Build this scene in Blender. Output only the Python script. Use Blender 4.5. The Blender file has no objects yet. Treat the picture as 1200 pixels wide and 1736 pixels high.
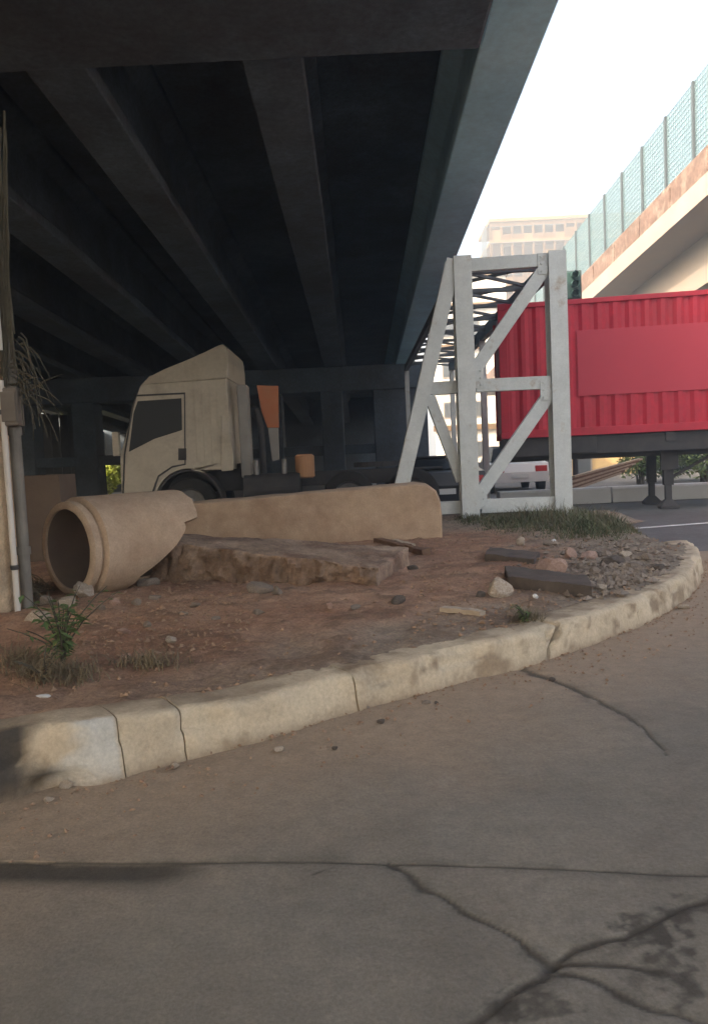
import bpy, bmesh, math, random
import numpy as np
from mathutils import Vector, Matrix, noise

random.seed(7)
rng = np.random.default_rng(7)
scn = bpy.context.scene
C = scn.collection
R = math.radians

# ------------------------------------------------------------------ camera
F = 1300.0                                   # focal length in photo pixels (photo 1200 x 1736)
CAM = Vector((0, 0, 1.2))
ROT = Matrix.Rotation(R(0.5), 3, 'Z') @ Matrix.Rotation(R(90 - 3.87), 3, 'X') @ Matrix.Rotation(R(-2.6), 3, 'Z')
cd = bpy.data.cameras.new('camera')
cd.sensor_fit = 'HORIZONTAL'; cd.sensor_width = 36; cd.lens = F / 1200 * 36
cd.clip_start = 0.05; cd.clip_end = 2000
cam = bpy.data.objects.new('camera', cd); C.objects.link(cam)
cam.location = CAM; cam.rotation_euler = ROT.to_euler(); scn.camera = cam

# ------------------------------------------------------------------ world, sun, exposure
SUN_EL, SUN_AZ = 30.0, (-0.85, -0.53)        # sun low, behind the camera and to its left
w = bpy.data.worlds.new('World'); scn.world = w; w.use_nodes = True
nt = w.node_tree
sky = nt.nodes.new('ShaderNodeTexSky'); sky.sky_type = 'NISHITA'; sky.sun_disc = False
sky.sun_elevation = R(SUN_EL); sky.sun_rotation = math.atan2(SUN_AZ[0], SUN_AZ[1])
sky.air_density = 1.0; sky.dust_density = 10.0; sky.ozone_density = 0.3
nt.links.new(sky.outputs[0], nt.nodes['Background'].inputs[0])
nt.nodes['Background'].inputs[1].default_value = 0.15
sl = bpy.data.lights.new('sun', 'SUN'); sl.energy = 2.0; sl.angle = R(0.5); sl.color = (1, 0.83, 0.62)
so = bpy.data.objects.new('sun', sl); C.objects.link(so)
h = math.hypot(*SUN_AZ)
sd = Vector((SUN_AZ[0] / h * math.cos(R(SUN_EL)), SUN_AZ[1] / h * math.cos(R(SUN_EL)), math.sin(R(SUN_EL))))
so.rotation_euler = sd.to_track_quat('Z', 'Y').to_euler(); so.location = (0, 0, 30)
scn.view_settings.view_transform = 'Standard'; scn.view_settings.look = 'None'
scn.view_settings.gamma = 1; scn.view_settings.use_curve_mapping = False
scn.view_settings.exposure = 2.35
scn.render.engine = 'CYCLES'
scn.cycles.max_bounces = 10; scn.cycles.diffuse_bounces = 6

# ------------------------------------------------------------------ photo pixel -> place
def ray(x, y):
    return ROT @ Vector(((x - 600) / F, -(y - 868) / F, -1))
def G(x, y, z=0.0):                          # where the pixel's ray meets height z
    d = ray(x, y); return CAM + d * ((z - CAM.z) / d.z)
def P(x, y, Y):                              # where it meets depth Y
    d = ray(x, y); return CAM + d * (Y / d.y)
RT = np.array(ROT.transposed())
def proj(X, Y, Z):
    q = RT @ np.stack([np.ravel(X), np.ravel(Y), np.ravel(Z) - CAM.z])
    return 600 + F * q[0] / -q[2], 868 - F * q[1] / -q[2]

# ------------------------------------------------------------------ materials
MATS = {}
def M(name, c1, c2=None, scale=3.0, rough=0.85, bump=0.0, bscale=40.0, metal=0.0, c3=None, s3=1.0, lim=(0.4, 0.62), spec=0.3, attr=None, trans=0.0, speck=0.0, sps=70.0):
    m = bpy.data.materials.new(name); m.use_nodes = True; MATS[name] = m
    n = m.node_tree.nodes; L = m.node_tree.links; b = n['Principled BSDF']
    b.inputs['Roughness'].default_value = rough; b.inputs['Metallic'].default_value = metal
    b.inputs['Specular IOR Level'].default_value = spec
    if trans: b.inputs['Transmission Weight'].default_value = trans
    tc = n.new('ShaderNodeTexCoord')
    def nz(s, det=6, ro=0.6):
        t = n.new('ShaderNodeTexNoise'); t.inputs['Scale'].default_value = s; t.inputs['Detail'].default_value = det
        t.inputs['Roughness'].default_value = ro; L.new(tc.outputs['Object'], t.inputs['Vector']); return t.outputs['Fac']
    def ramp(f, a, b_):
        r = n.new('ShaderNodeMapRange'); r.inputs['From Min'].default_value = a; r.inputs['From Max'].default_value = b_
        L.new(f, r.inputs['Value']); return r.outputs['Result']
    def mix(f, A, B):
        x = n.new('ShaderNodeMix'); x.data_type = 'RGBA'; L.new(f, x.inputs[0])
        for s, v in ((6, A), (7, B)):
            if isinstance(v, tuple): x.inputs[s].default_value = (*v, 1)
            else: L.new(v, x.inputs[s])
        return x.outputs[2]
    col = c1
    if c2: col = mix(ramp(nz(scale), 0.35, 0.66), c1, c2)
    if c3: col = mix(ramp(nz(s3, 8, 0.65), *lim), col, c3)
    if attr:                                  # worn, dirty and shaded tones painted by geometry: list of (channel, colour)
        a = n.new('ShaderNodeAttribute'); a.attribute_name = 'wear_shade'
        s = n.new('ShaderNodeSeparateColor'); L.new(a.outputs['Color'], s.inputs[0])
        for ch, cc in attr: col = mix(s.outputs[ch], col, cc)
    if speck:                                 # fine mottling of grain, pits and old drips
        for sc_, k_ in ((sps, speck), (sps / 7, speck * 0.8)):
            mr = n.new('ShaderNodeMapRange'); mr.inputs['From Min'].default_value = 0.3; mr.inputs['From Max'].default_value = 0.7
            mr.inputs['To Min'].default_value = 1 - k_; mr.inputs['To Max'].default_value = 1 + k_ * 0.6; L.new(nz(sc_, 4, 0.7), mr.inputs['Value'])
            hs = n.new('ShaderNodeMix'); hs.data_type = 'RGBA'; hs.blend_type = 'MULTIPLY'; hs.inputs[0].default_value = 1
            if isinstance(col, tuple): hs.inputs[6].default_value = (*col, 1)
            else: L.new(col, hs.inputs[6])
            cb_ = n.new('ShaderNodeCombineColor')
            for q_ in range(3): L.new(mr.outputs[0], cb_.inputs[q_])
            L.new(cb_.outputs[0], hs.inputs[7]); col = hs.outputs[2]
    if isinstance(col, tuple): b.inputs['Base Color'].default_value = (*col, 1)
    else: L.new(col, b.inputs['Base Color'])
    if bump:
        bp = n.new('ShaderNodeBump'); bp.inputs['Strength'].default_value = bump; bp.inputs['Distance'].default_value = 0.02
        L.new(nz(bscale, 8, 0.7), bp.inputs['Height']); L.new(bp.outputs[0], b.inputs['Normal'])
    if c2 and not metal:
        L.new(ramp(nz(scale * 3), -0.6, 1.4), b.inputs['Roughness']) if False else None
    return m
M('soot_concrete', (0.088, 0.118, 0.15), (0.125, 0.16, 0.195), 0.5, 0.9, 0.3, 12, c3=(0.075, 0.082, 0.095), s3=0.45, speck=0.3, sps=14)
M('glare_blue', (0.48, 0.76, 0.92), (0.54, 0.80, 0.94), 0.6, 0.75, 0.15, 15, c3=(0.36, 0.60, 0.74), s3=0.35, speck=0.12, sps=10)  # pale blue of the edge girder stands in for glare
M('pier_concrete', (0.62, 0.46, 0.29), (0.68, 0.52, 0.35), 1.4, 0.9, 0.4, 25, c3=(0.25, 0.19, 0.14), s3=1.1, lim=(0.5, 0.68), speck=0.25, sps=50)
M('tan_concrete', (0.42, 0.30, 0.20), (0.47, 0.35, 0.245), 1.6, 0.92, 0.35, 30, c3=(0.30, 0.19, 0.125), s3=1.3, lim=(0.5, 0.75), speck=0.16, sps=60)
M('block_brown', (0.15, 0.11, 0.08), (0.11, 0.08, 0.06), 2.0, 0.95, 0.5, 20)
M('pipe_inside', (0.17, 0.125, 0.09), (0.13, 0.095, 0.07), 2.0, 0.95, 0.4, 25)  # grime of the bore, darkened further for the shade inside
M('rubble_concrete', (0.46, 0.335, 0.235), (0.38, 0.27, 0.19), 3.0, 0.95, 0.9, 22, c3=(0.22, 0.14, 0.095), s3=2.4, attr=[(0, (0.20, 0.13, 0.085))], speck=0.35, sps=40)
M('kerb_concrete', (0.60, 0.495, 0.35), (0.51, 0.41, 0.285), 2.2, 0.92, 0.6, 28, c3=(0.25, 0.18, 0.11), s3=2.6, lim=(0.54, 0.72), attr=[(0, (0.60, 0.56, 0.48)), (1, (0.07, 0.06, 0.05)), (2, (0.26, 0.19, 0.125))], speck=0.17, sps=55)
M('road_concrete', (0.25, 0.22, 0.175), (0.20, 0.18, 0.147), 0.9, 0.82, 0.35, 45, c3=(0.14, 0.124, 0.10), s3=1.6, lim=(0.46, 0.8), attr=[(2, (0.36, 0.265, 0.18)), (1, (0.055, 0.048, 0.038)), (0, (0.065, 0.055, 0.042))], speck=0.22, sps=90)
M('asphalt', (0.15, 0.15, 0.148), (0.19, 0.187, 0.18), 0.7, 0.85, 0.4, 60, c3=(0.12, 0.115, 0.11), s3=0.4, speck=0.25, sps=60)
M('earth', (0.345, 0.19, 0.118), (0.27, 0.145, 0.09), 2.0, 0.97, 0.9, 30, c3=(0.43, 0.27, 0.175), s3=1.1, attr=[(0, (0.29, 0.235, 0.175)), (1, (0.15, 0.095, 0.062))], speck=0.35, sps=45)
M('ground_dirt', (0.20, 0.155, 0.115), (0.16, 0.125, 0.095), 0.4, 0.95, 0.5, 8, speck=0.2, sps=10)
M('gravel', (0.33, 0.22, 0.145), (0.24, 0.145, 0.09), 9, 0.95)
M('stone_grey', (0.30, 0.245, 0.195), (0.21, 0.165, 0.13), 8, 0.95, 0.6, 40, speck=0.3, sps=90)
M('stone_pale', (0.54, 0.46, 0.37), (0.36, 0.28, 0.21), 7, 0.95, 0.6, 40, speck=0.25, sps=90)
M('stone_pink', (0.45, 0.31, 0.245), (0.33, 0.21, 0.16), 8, 0.95, 0.6, 40)
M('stone_dark', (0.085, 0.07, 0.06), (0.13, 0.105, 0.088), 6, 0.95, 0.6, 40)
M('wood_old', (0.20, 0.12, 0.075), (0.14, 0.08, 0.05), 14, 0.9, 0.5, 60)
M('wood_pale', (0.50, 0.42, 0.32), (0.38, 0.30, 0.22), 14, 0.9, 0.4, 60)
M('frame_paint', (0.60, 0.62, 0.60), (0.53, 0.55, 0.53), 1.5, 0.55, 0.1, 30, c3=(0.36, 0.27, 0.19), s3=3.2, lim=(0.60, 0.74), spec=0.4, speck=0.1, sps=40)
M('lattice_steel', (0.16, 0.17, 0.18), (0.12, 0.125, 0.13), 3, 0.6)
M('red_paint', (0.46, 0.020, 0.042), (0.40, 0.018, 0.037), 0.8, 0.5, 0.05, 30, c3=(0.36, 0.028, 0.035), s3=1.2, lim=(0.55, 0.8), spec=0.35, speck=0.12, sps=10)
M('faded_panel', (0.44, 0.045, 0.068), (0.41, 0.04, 0.06), 0.7, 0.6)
M('dark_steel', (0.045, 0.043, 0.045), (0.07, 0.065, 0.062), 4, 0.7, 0.1, 40)
M('cab_paint', (0.56, 0.50, 0.395), (0.50, 0.44, 0.345), 1.1, 0.42, 0.03, 20, c3=(0.33, 0.265, 0.19), s3=1.6, lim=(0.52, 0.8), spec=0.45, speck=0.1, sps=14)
M('cab_glass', (0.012, 0.014, 0.016), rough=0.2, spec=0.1)
M('rubber', (0.022, 0.021, 0.02), (0.035, 0.032, 0.03), 8, 0.9, 0.3, 50)
M('rim_steel', (0.28, 0.27, 0.26), (0.2, 0.19, 0.18), 6, 0.5, metal=0.5)
M('sunlit_orange', (0.55, 0.17, 0.07), (0.50, 0.24, 0.13), 1.5, 0.6)  # orange stands in for sunlight on the board behind the cab
M('tan_orange', (0.50, 0.26, 0.13), (0.44, 0.24, 0.13), 2, 0.6)
M('grey_paint', (0.36, 0.34, 0.31), (0.28, 0.265, 0.24), 2, 0.6)
M('white_wall', (0.66, 0.66, 0.66), (0.56, 0.56, 0.55), 1.2, 0.85, 0.2, 20)
M('white_line', (0.72, 0.72, 0.70), (0.5, 0.5, 0.48), 5, 0.8)
M('cream_wall', (0.11, 0.06, 0.024), (0.09, 0.05, 0.02), 0.4, 0.9)
M('yellow_wall', (0.62, 0.44, 0.20), (0.56, 0.40, 0.20), 0.4, 0.9)
M('pink_wall', (0.08, 0.042, 0.026), (0.06, 0.034, 0.022), 0.4, 0.9)
M('pale_wall', (0.68, 0.66, 0.62), (0.60, 0.58, 0.54), 0.4, 0.9)
M('band_white', (0.19, 0.12, 0.055), (0.155, 0.095, 0.045), 1, 0.85)
M('win_frame', (0.30, 0.26, 0.22), rough=0.6)
M('win_glass', (0.07, 0.08, 0.09), rough=0.08, spec=0.6)
M('ramp_concrete', (0.24, 0.215, 0.20), (0.205, 0.185, 0.17), 0.5, 0.9, 0.2, 8, c3=(0.26, 0.215, 0.18), s3=0.5)
M('ramp_brown', (0.115, 0.07, 0.055), (0.15, 0.10, 0.08), 0.9, 0.9, 0.3, 8, c3=(0.26, 0.20, 0.165), s3=1.6, lim=(0.48,0.7), speck=0.4, sps=6)
M('fence_post', (0.055, 0.07, 0.08), (0.045, 0.06, 0.07), 3, 0.6)
M('fence_mesh', (0.10, 0.155, 0.18), (0.08, 0.13, 0.155), 3, 0.6)
M('leaf', (0.085, 0.14, 0.045), (0.12, 0.165, 0.06), 5, 0.7)
M('leaf_bright', (0.36, 0.42, 0.05), (0.28, 0.36, 0.04), 5, 0.6)
M('grass_green', (0.095, 0.115, 0.055), (0.14, 0.13, 0.075), 2.5, 0.8)
M('straw', (0.22, 0.17, 0.10), (0.15, 0.12, 0.08), 6, 0.9)
M('vine', (0.10, 0.09, 0.065), (0.06, 0.053, 0.04), 9, 0.95)
M('pvc', (0.62, 0.58, 0.52), (0.54, 0.49, 0.43), 4, 0.5)
M('iron_pipe', (0.21, 0.195, 0.165), (0.15, 0.135, 0.115), 5, 0.7, 0.2, 40)
M('box_grey', (0.17, 0.145, 0.12), (0.13, 0.11, 0.09), 6, 0.75)
M('car_black', (0.02, 0.021, 0.024), rough=0.3, spec=0.5)
M('car_white', (0.70, 0.69, 0.67), rough=0.35, spec=0.5)
M('car_red', (0.42, 0.03, 0.03), rough=0.35, spec=0.5)
M('tail_lamp', (0.45, 0.02, 0.02), rough=0.25, spec=0.5)
M('signal_green', (0.03, 0.07, 0.065), (0.045, 0.09, 0.08), 4, 0.5)
g = bpy.data.materials.new('fence_glass'); g.use_nodes = True; MATS['fence_glass'] = g
gb = g.node_tree.nodes['Principled BSDF']; gb.inputs['Base Color'].default_value = (0.17, 0.265, 0.30, 1); gb.inputs['Roughness'].default_value = 0.25
gb.inputs['Alpha'].default_value = 0.58

# ------------------------------------------------------------------ mesh helpers
class MB:
    def __init__(s): s.v = []; s.f = []
    def add(s, vs, fs):
        o = len(s.v); s.v += [tuple(q) for q in vs]; s.f += [tuple(i + o for i in q) for q in fs]; return s
    def box(s, a, b):
        (x0, y0, z0), (x1, y1, z1) = a, b
        return s.add([(x0,y0,z0),(x1,y0,z0),(x1,y1,z0),(x0,y1,z0),(x0,y0,z1),(x1,y0,z1),(x1,y1,z1),(x0,y1,z1)],
                     [(0,3,2,1),(4,5,6,7),(0,1,5,4),(1,2,6,5),(2,3,7,6),(3,0,4,7)])
    def beam(s, p, q, wx, wy, side=(0, 1, 0)):   # rectangular bar from p to q, wy measured along side
        p, q = Vector(p), Vector(q); d = (q - p).normalized(); u = Vector(side); u = (u - d * u.dot(d)).normalized(); r = d.cross(u)
        vs = [e + r * (wx / 2 * i) + u * (wy / 2 * j) for e in (p, q) for i, j in ((-1,-1),(1,-1),(1,1),(-1,1))]
        return s.add(vs, [(0,3,2,1),(4,5,6,7),(0,1,5,4),(1,2,6,5),(2,3,7,6),(3,0,4,7)])
    def tube(s, pts, r, n=8, caps=True):
        pts = [Vector(p) for p in pts]; rs = r if isinstance(r, (list, tuple)) else [r] * len(pts); vs = []; fs = []
        for i, p in enumerate(pts):
            d = (pts[min(i + 1, len(pts) - 1)] - pts[max(i - 1, 0)]).normalized()
            u = d.cross(Vector((0.13, 0.31, 0.94)) if abs(d.z) < 0.9 else Vector((1, 0.2, 0))).normalized(); t = d.cross(u)
            vs += [p + (u * math.cos(2*math.pi*k/n) + t * math.sin(2*math.pi*k/n)) * rs[i] for k in range(n)]
        for i in range(len(pts) - 1):
            for k in range(n): fs.append((i*n+k, i*n+(k+1) % n, (i+1)*n+(k+1) % n, (i+1)*n+k))
        if caps: fs += [tuple(range(n))[::-1], tuple((len(pts)-1)*n + k for k in range(n))]
        return s.add(vs, fs)
    def cyl(s, c, axis, r0, r1, hgt, n=20):
        c = Vector(c); a = Vector(axis).normalized(); return s.tube([c, c + a * hgt], [r0, r1], n)
    def extr(s, poly, a, b, ax='y', taper=None):   # polygon in two axes pulled along the third
        n = len(poly); vs = []
        for k, t in enumerate((a, b)):
            for (p, q) in poly: vs.append({'y': (p, t, q), 'x': (t, p, q), 'z': (p, q, t)}[ax])
        fs = [tuple(range(n)), tuple(range(2*n - 1, n - 1, -1))] + [(i, n + i, n + (i+1) % n, (i+1) % n) for i in range(n)]
        return s.add(vs, fs)
    def mesh(s, name):
        me = bpy.data.meshes.new(name); me.from_pydata(s.v, [], s.f); me.validate(); me.update()
        b = bmesh.new(); b.from_mesh(me); bmesh.ops.recalc_face_normals(b, faces=b.faces); b.to_mesh(me); b.free(); return me

def link(name, me, mat, parent=None, smooth=False, bevel=0.0, seg=2):
    o = bpy.data.objects.new(name, me); C.objects.link(o)
    if mat and not me.materials: me.materials.append(MATS[mat])
    if parent is not None:
        o.parent = parent; o.matrix_parent_inverse = WORLD.get(parent.name, Matrix()).inverted()
    if smooth: me.polygons.foreach_set('use_smooth', [True] * len(me.polygons))
    if bevel:
        b = o.modifiers.new('bevel', 'BEVEL'); b.width = bevel; b.segments = seg; b.limit_method = 'ANGLE'; b.angle_limit = R(35)
    return o
WORLD = {}
def tag(o, label, cat, group=None):
    o['label'] = label; o['category'] = cat
    if group: o['group'] = group
    return o
def thing(name, label, cat, loc=(0, 0, 0), group=None):   # Empty at the base; children are built in world coordinates
    o = bpy.data.objects.new(name, None); C.objects.link(o); o.location = loc; o.empty_display_size = 0.2
    WORLD[o.name] = Matrix.Translation(loc); return tag(o, label, cat, group)
def struct(o): o['kind'] = 'structure'; return o
def part(name, mb, mat, parent, smooth=False, bevel=0.0):
    return link(name, mb.mesh(name), mat, parent, smooth, bevel)
def nz(x, y, z=0.0): return noise.noise(Vector((x, y, z)))
def fbm(x, y, z=0.0, o=4): return noise.fractal(Vector((x, y, z)), 0.9, 2.0, o)

def grid_mesh(name, X, Y, Z, keep=None, wear_shade=None):
    ny, nx = X.shape; idx = np.arange(nx * ny).reshape(ny, nx)
    q = np.stack([idx[:-1, :-1], idx[:-1, 1:], idx[1:, 1:], idx[1:, :-1]], -1).reshape(-1, 4)
    if keep is not None: q = q[keep.ravel()]
    used, inv = np.unique(q, return_inverse=True); q = inv.reshape(-1, 4)
    co = np.stack([X.ravel(), Y.ravel(), Z.ravel()], -1)[used]
    me = bpy.data.meshes.new(name); me.vertices.add(len(co)); me.vertices.foreach_set('co', co.ravel())
    me.loops.add(q.size); me.loops.foreach_set('vertex_index', q.ravel().astype(np.int32))
    me.polygons.add(len(q)); me.polygons.foreach_set('loop_start', (np.arange(len(q)) * 4).astype(np.int32))
    me.polygons.foreach_set('use_smooth', np.ones(len(q), dtype=bool))
    me.update(); me.validate()
    if wear_shade is not None:
        a = me.color_attributes.new('wear_shade', 'FLOAT_COLOR', 'POINT'); cc = np.ones((len(co), 4), dtype=np.float32)
        for k in range(3): cc[:, k] = wear_shade[k].ravel()[used]
        a.data.foreach_set('color', cc.ravel())
    return me
def pdist(X, Y, pts):                         # distance of grid points to a polyline, and position along it 0..1
    best = np.full(X.shape, 1e9); along = np.zeros(X.shape); n = len(pts) - 1
    for i in range(n):
        a, b = pts[i], pts[i + 1]; dx, dy = b[0] - a[0], b[1] - a[1]; l2 = dx*dx + dy*dy + 1e-12
        t = np.clip(((X - a[0]) * dx + (Y - a[1]) * dy) / l2, 0, 1)
        d = np.hypot(X - a[0] - t * dx, Y - a[1] - t * dy); m = d < best
        best = np.where(m, d, best); along = np.where(m, (i + t) / n, along)
    return best, along
def sst(x, a, b):
    t = np.clip((x - a) / (b - a), 0, 1); return t * t * (3 - 2 * t)
def inside(X, Y, poly):
    r = np.zeros(X.shape, bool); n = len(poly)
    for i in range(n):
        x0, y0 = poly[i]; x1, y1 = poly[(i + 1) % n]
        if y0 == y1: continue
        c = ((y0 > Y) != (y1 > Y)) & (X < (x1 - x0) * (Y - y0) / (y1 - y0) + x0); r ^= c
    return r
def vnoise(X, Y, s, z=0.0, o=3):
    return np.array([noise.fractal(Vector((a * s, b * s, z)), 0.8, 2.1, o) for a, b in zip(X.ravel(), Y.ravel())]).reshape(X.shape)
def resample(pts, step):
    out = [Vector(pts[0])]
    for a, b in zip(pts, pts[1:]):
        a, b = Vector(a), Vector(b); k = max(1, int((b - a).length / step))
        out += [a.lerp(b, (i + 1) / k) for i in range(k)]
    return out
def smooth_path(pts, it=3):
    for _ in range(it):
        q = [pts[0]]
        for a, b in zip(pts, pts[1:]): q += [a.lerp(b, 0.25), a.lerp(b, 0.75)]
        pts = q + [pts[-1]]
    return pts

# ================================================================== the setting
KH = 0.18                                     # kerb height
kb_px = [(-330, 1440), (-160, 1408), (0, 1372), (140, 1340), (210, 1319), (300, 1293), (420, 1262), (520, 1232), (600, 1207), (700, 1182), (800, 1155), (890, 1133),
         (950, 1112), (1010, 1090), (1080, 1064), (1130, 1040), (1168, 1015), (1190, 985), (1193, 962), (1178, 943)]
kb = smooth_path([Vector((*G(x, y).xy, 0)) for x, y in kb_px], 2)
kb = resample(kb, 0.02)
kb2 = [(p.x, p.y) for p in kb]
def kerb_frame(i):
    a, b = kb[max(i - 4, 0)], kb[min(i + 4, len(kb) - 1)]; t = (b - a).normalized(); return kb[i], Vector((-t.y, t.x, 0))   # inward normal (left of travel)

# ---- ground sheet to the horizon
o = link('ground', MB().add([(-400,-400,-0.12),(400,-400,-0.12),(400,400,-0.12),(-400,400,-0.12)], [(0,1,2,3)]).mesh('ground'), 'ground_dirt'); struct(o)

# ---- near road: worn concrete slabs with real cracks
px2 = lambda L: [tuple(G(x, y).xy) for x, y in L]
seam = [(-120, 1456), (0, 1460), (200, 1462), (370, 1463), (550, 1461), (660, 1466), (860, 1472), (960, 1477), (1060, 1483), (1130, 1487), (1330, 1492)]
c1 = [(660, 1466), (700, 1490), (745, 1520), (790, 1550), (850, 1583), (910, 1618), (950, 1640)]
c2 = [(950, 1640), (985, 1616), (1030, 1602), (1065, 1600), (1110, 1575), (1165, 1545), (1215, 1530), (1330, 1500)]
c3 = [(950, 1640), (932, 1665), (895, 1678), (868, 1692), (840, 1718), (790, 1745), (700, 1800)]
c4 = [(960, 1640), (1010, 1640), (1065, 1645), (1130, 1650)]
c5 = [(965, 1655), (1010, 1668), (1060, 1690), (1110, 1713), (1165, 1732), (1280, 1775)]
c6 = [(880, 1133), (925, 1150), (970, 1166), (1015, 1189), (1065, 1214), (1095, 1238), (1135, 1280)]
c7 = [(470, 1506), (510, 1490), (555, 1472)]
gx = np.arange(-2.9, 4.9, 0.011); gy = np.concatenate([np.arange(1.3, 3.0, 0.009), np.arange(3.0, 8.6, 0.022)])
X, Y = np.meshgrid(gx, gy)
sp_ = px2(seam); s0 = gy[int(np.argmin(abs(gy - np.mean([p[1] for p in sp_[2:9]]))))]
Y = Y + (np.interp(X, [p[0] for p in sp_], [p[1] for p in sp_]) - s0) * np.exp(-((Y - s0) / 0.5) ** 2)
n1 = vnoise(X, Y, 1.1, 3.0, 3); n2 = vnoise(X, Y, 9.0, 8.0, 2)
Xw, Yw = X + 0.016 * n2 + 0.02 * n1, Y + 0.016 * n2 - 0.02 * n1
Z = 0.010 * n1 + 0.0022 * n2
crack = np.zeros_like(X); soft = np.zeros_like(X)
for L, wd, dp, taper in ((seam, 0.011, 0.0025, 0), (c1, 0.0125, 0.004, 0), (c2, 0.0125, 0.005, 0), (c3, 0.014, 0.006, 0), (c4, 0.012, 0.003, 0), (c5, 0.0125, 0.004, 0), (c6, 0.030, 0.006, 1), (c7, 0.004, 0.005, 1)):
    d, t = pdist(X, Y, px2(L)) if L is seam else pdist(Xw, Yw, px2(L)); ww = wd * (1.15 + 0.45 * n2) * (1 - 0.85 * taper * t)
    if L is seam:                             # the joint is tight to the right of the worn dip
        pxx = proj(X, Y, Z * 0)[0].reshape(X.shape); ww = ww * np.where(pxx < 380, 0.9, np.where(pxx < 640, 0.25, 0.45))
    k = 1 - sst(d, 0.25 * np.maximum(ww, 1e-3), np.maximum(ww, 2e-3)); Z -= dp * k; crack = np.maximum(crack, k * (0.95 if L is seam else np.clip(0.75 + 0.5 * n1, 0.35, 0.95)))
    Z -= 0.002 * np.exp(-(d / 0.05) ** 2); soft = np.maximum(soft, np.exp(-(d / (2.6 * wd)) ** 2) * (1 - .6 * taper * t) * np.clip(.35 + .9 * n2, 0, 1))
n3 = np.zeros_like(X); mk = (X > 0.15) & (Y < 2.3); n3[mk] = vnoise(X[mk], Y[mk], 24.0, 4.0, 4)
PX, PY = proj(X, Y, np.zeros_like(X)); PX = PX.reshape(X.shape); PY = PY.reshape(X.shape)
sy = np.interp(PX, [p[0] for p in seam], [p[1] for p in seam])
below = PY > sy
dseam, _ = pdist(X, Y, px2(seam))
dip = np.where(below, np.exp(-((dseam - 0.035) / 0.085) ** 2), np.exp(-((dseam + 0.035) / 0.085) ** 2) * 0.3) * (1 - sst(PX, 230, 400)) * (1 + 0.4 * n1)
Z -= 0.010 * dip
stain_shade = np.where(below, np.clip(dip * 1.35 - 0.1 + 0.2 * n1 * dip, 0, 1), 0)  # dirt and the dip's shade painted together below the joint
for (cx, cy, rx, ry, amp) in ((1110, 1585, 50, 26, 1), (1150, 1555, 26, 16, .9), (1130, 1655, 40, 34, .9), (1085, 1660, 26, 18, .6), (1190, 1540, 34, 14, .8), (905, 1700, 46, 22, .8), (860, 1715, 30, 18, 1), (1060, 1700, 60, 26, .35), (1020, 1610, 40, 14, .45)):
    c = G(cx, cy); a = G(cx + rx, cy); b = G(cx, cy - ry); sxm = abs(a.x - c.x) * 1.35; sym = abs(b.y - c.y) * 1.35
    q = np.sqrt(((X - c.x) / sxm) ** 2 + ((Y - c.y) / sym) ** 2) + 0.9 * n3 + 0.3 * n2
    stain_shade = np.maximum(stain_shade, amp * (1 - sst(q, 0.35, 1.1)))
stain_shade = np.clip(np.maximum(stain_shade * 0.85, 0.55 * soft), 0, 1)
dk, _ = pdist(X, Y, kb2)
dust = np.clip((1 - sst(dk + 0.3 * n1 + 0.06 * n2, 0.0, 1.25)) * 0.9 + 0.25 * np.clip(n1, 0, 1) * (1 - sst(dk, .5, 2.0)), 0, 1)
xc = np.where(PY < 1640, np.interp(PY, [p[1] for p in c1], [p[0] for p in c1]), np.interp(PY, [p[1] for p in c3], [p[0] for p in c3]))
yc2 = np.interp(PX, [p[0] for p in c2], [p[1] for p in c2])
reg = np.where(~below, 0, np.where(PX < xc, 1, np.where(PY < yc2, 2, 3)))
rc = reg[:-1, :-1]
road = struct(link('road', MB().add([(-14,-14,-0.07),(60,-14,-0.07),(60,9,-0.07),(-14,9,-0.07)], [(0,1,2,3)]).mesh('road'), 'road_concrete'))
for k in range(4):
    link('concrete_slab', grid_mesh('concrete_slab', X, Y, Z, rc == k, (crack, stain_shade, dust)), 'road_concrete', road)
def slab_ring():                              # the rest of the concrete carriageway round the cracked stretch
    a = MB(); x0, x1, y0, y1 = gx[0], gx[-1], gy[0], gy[-1]
    for r in ((-14,-14,60,y0), (-14,y0,x0,y1), (x1,y0,60,y1)):
        a.add([(r[0],r[1],0),(r[2],r[1],0),(r[2],r[3],0),(r[0],r[3],0)], [(0,1,2,3)])
    return a
part('concrete_surface', slab_ring(), 'road_concrete', road)

# ---- far road, marking
far = struct(link('far_road', MB().add([(-14,gy[-1],-0.006),(60,gy[-1],-0.006),(60,46,-0.006),(-14,46,-0.006)], [(0,1,2,3)]).mesh('far_road'), 'asphalt'))
a, b = G(1052, 898), G(1330, 877); d = (b - a).normalized(); nn = Vector((-d.y, d.x, 0)); wl = 0.075
part('road_marking', MB().add([(*(p + nn * s).xy, 0.004) for p, s in ((a, -wl), (b + d * 8, -wl), (b + d * 8, wl), (a, wl))], [(0,1,2,3)]), 'white_line', far)

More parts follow.
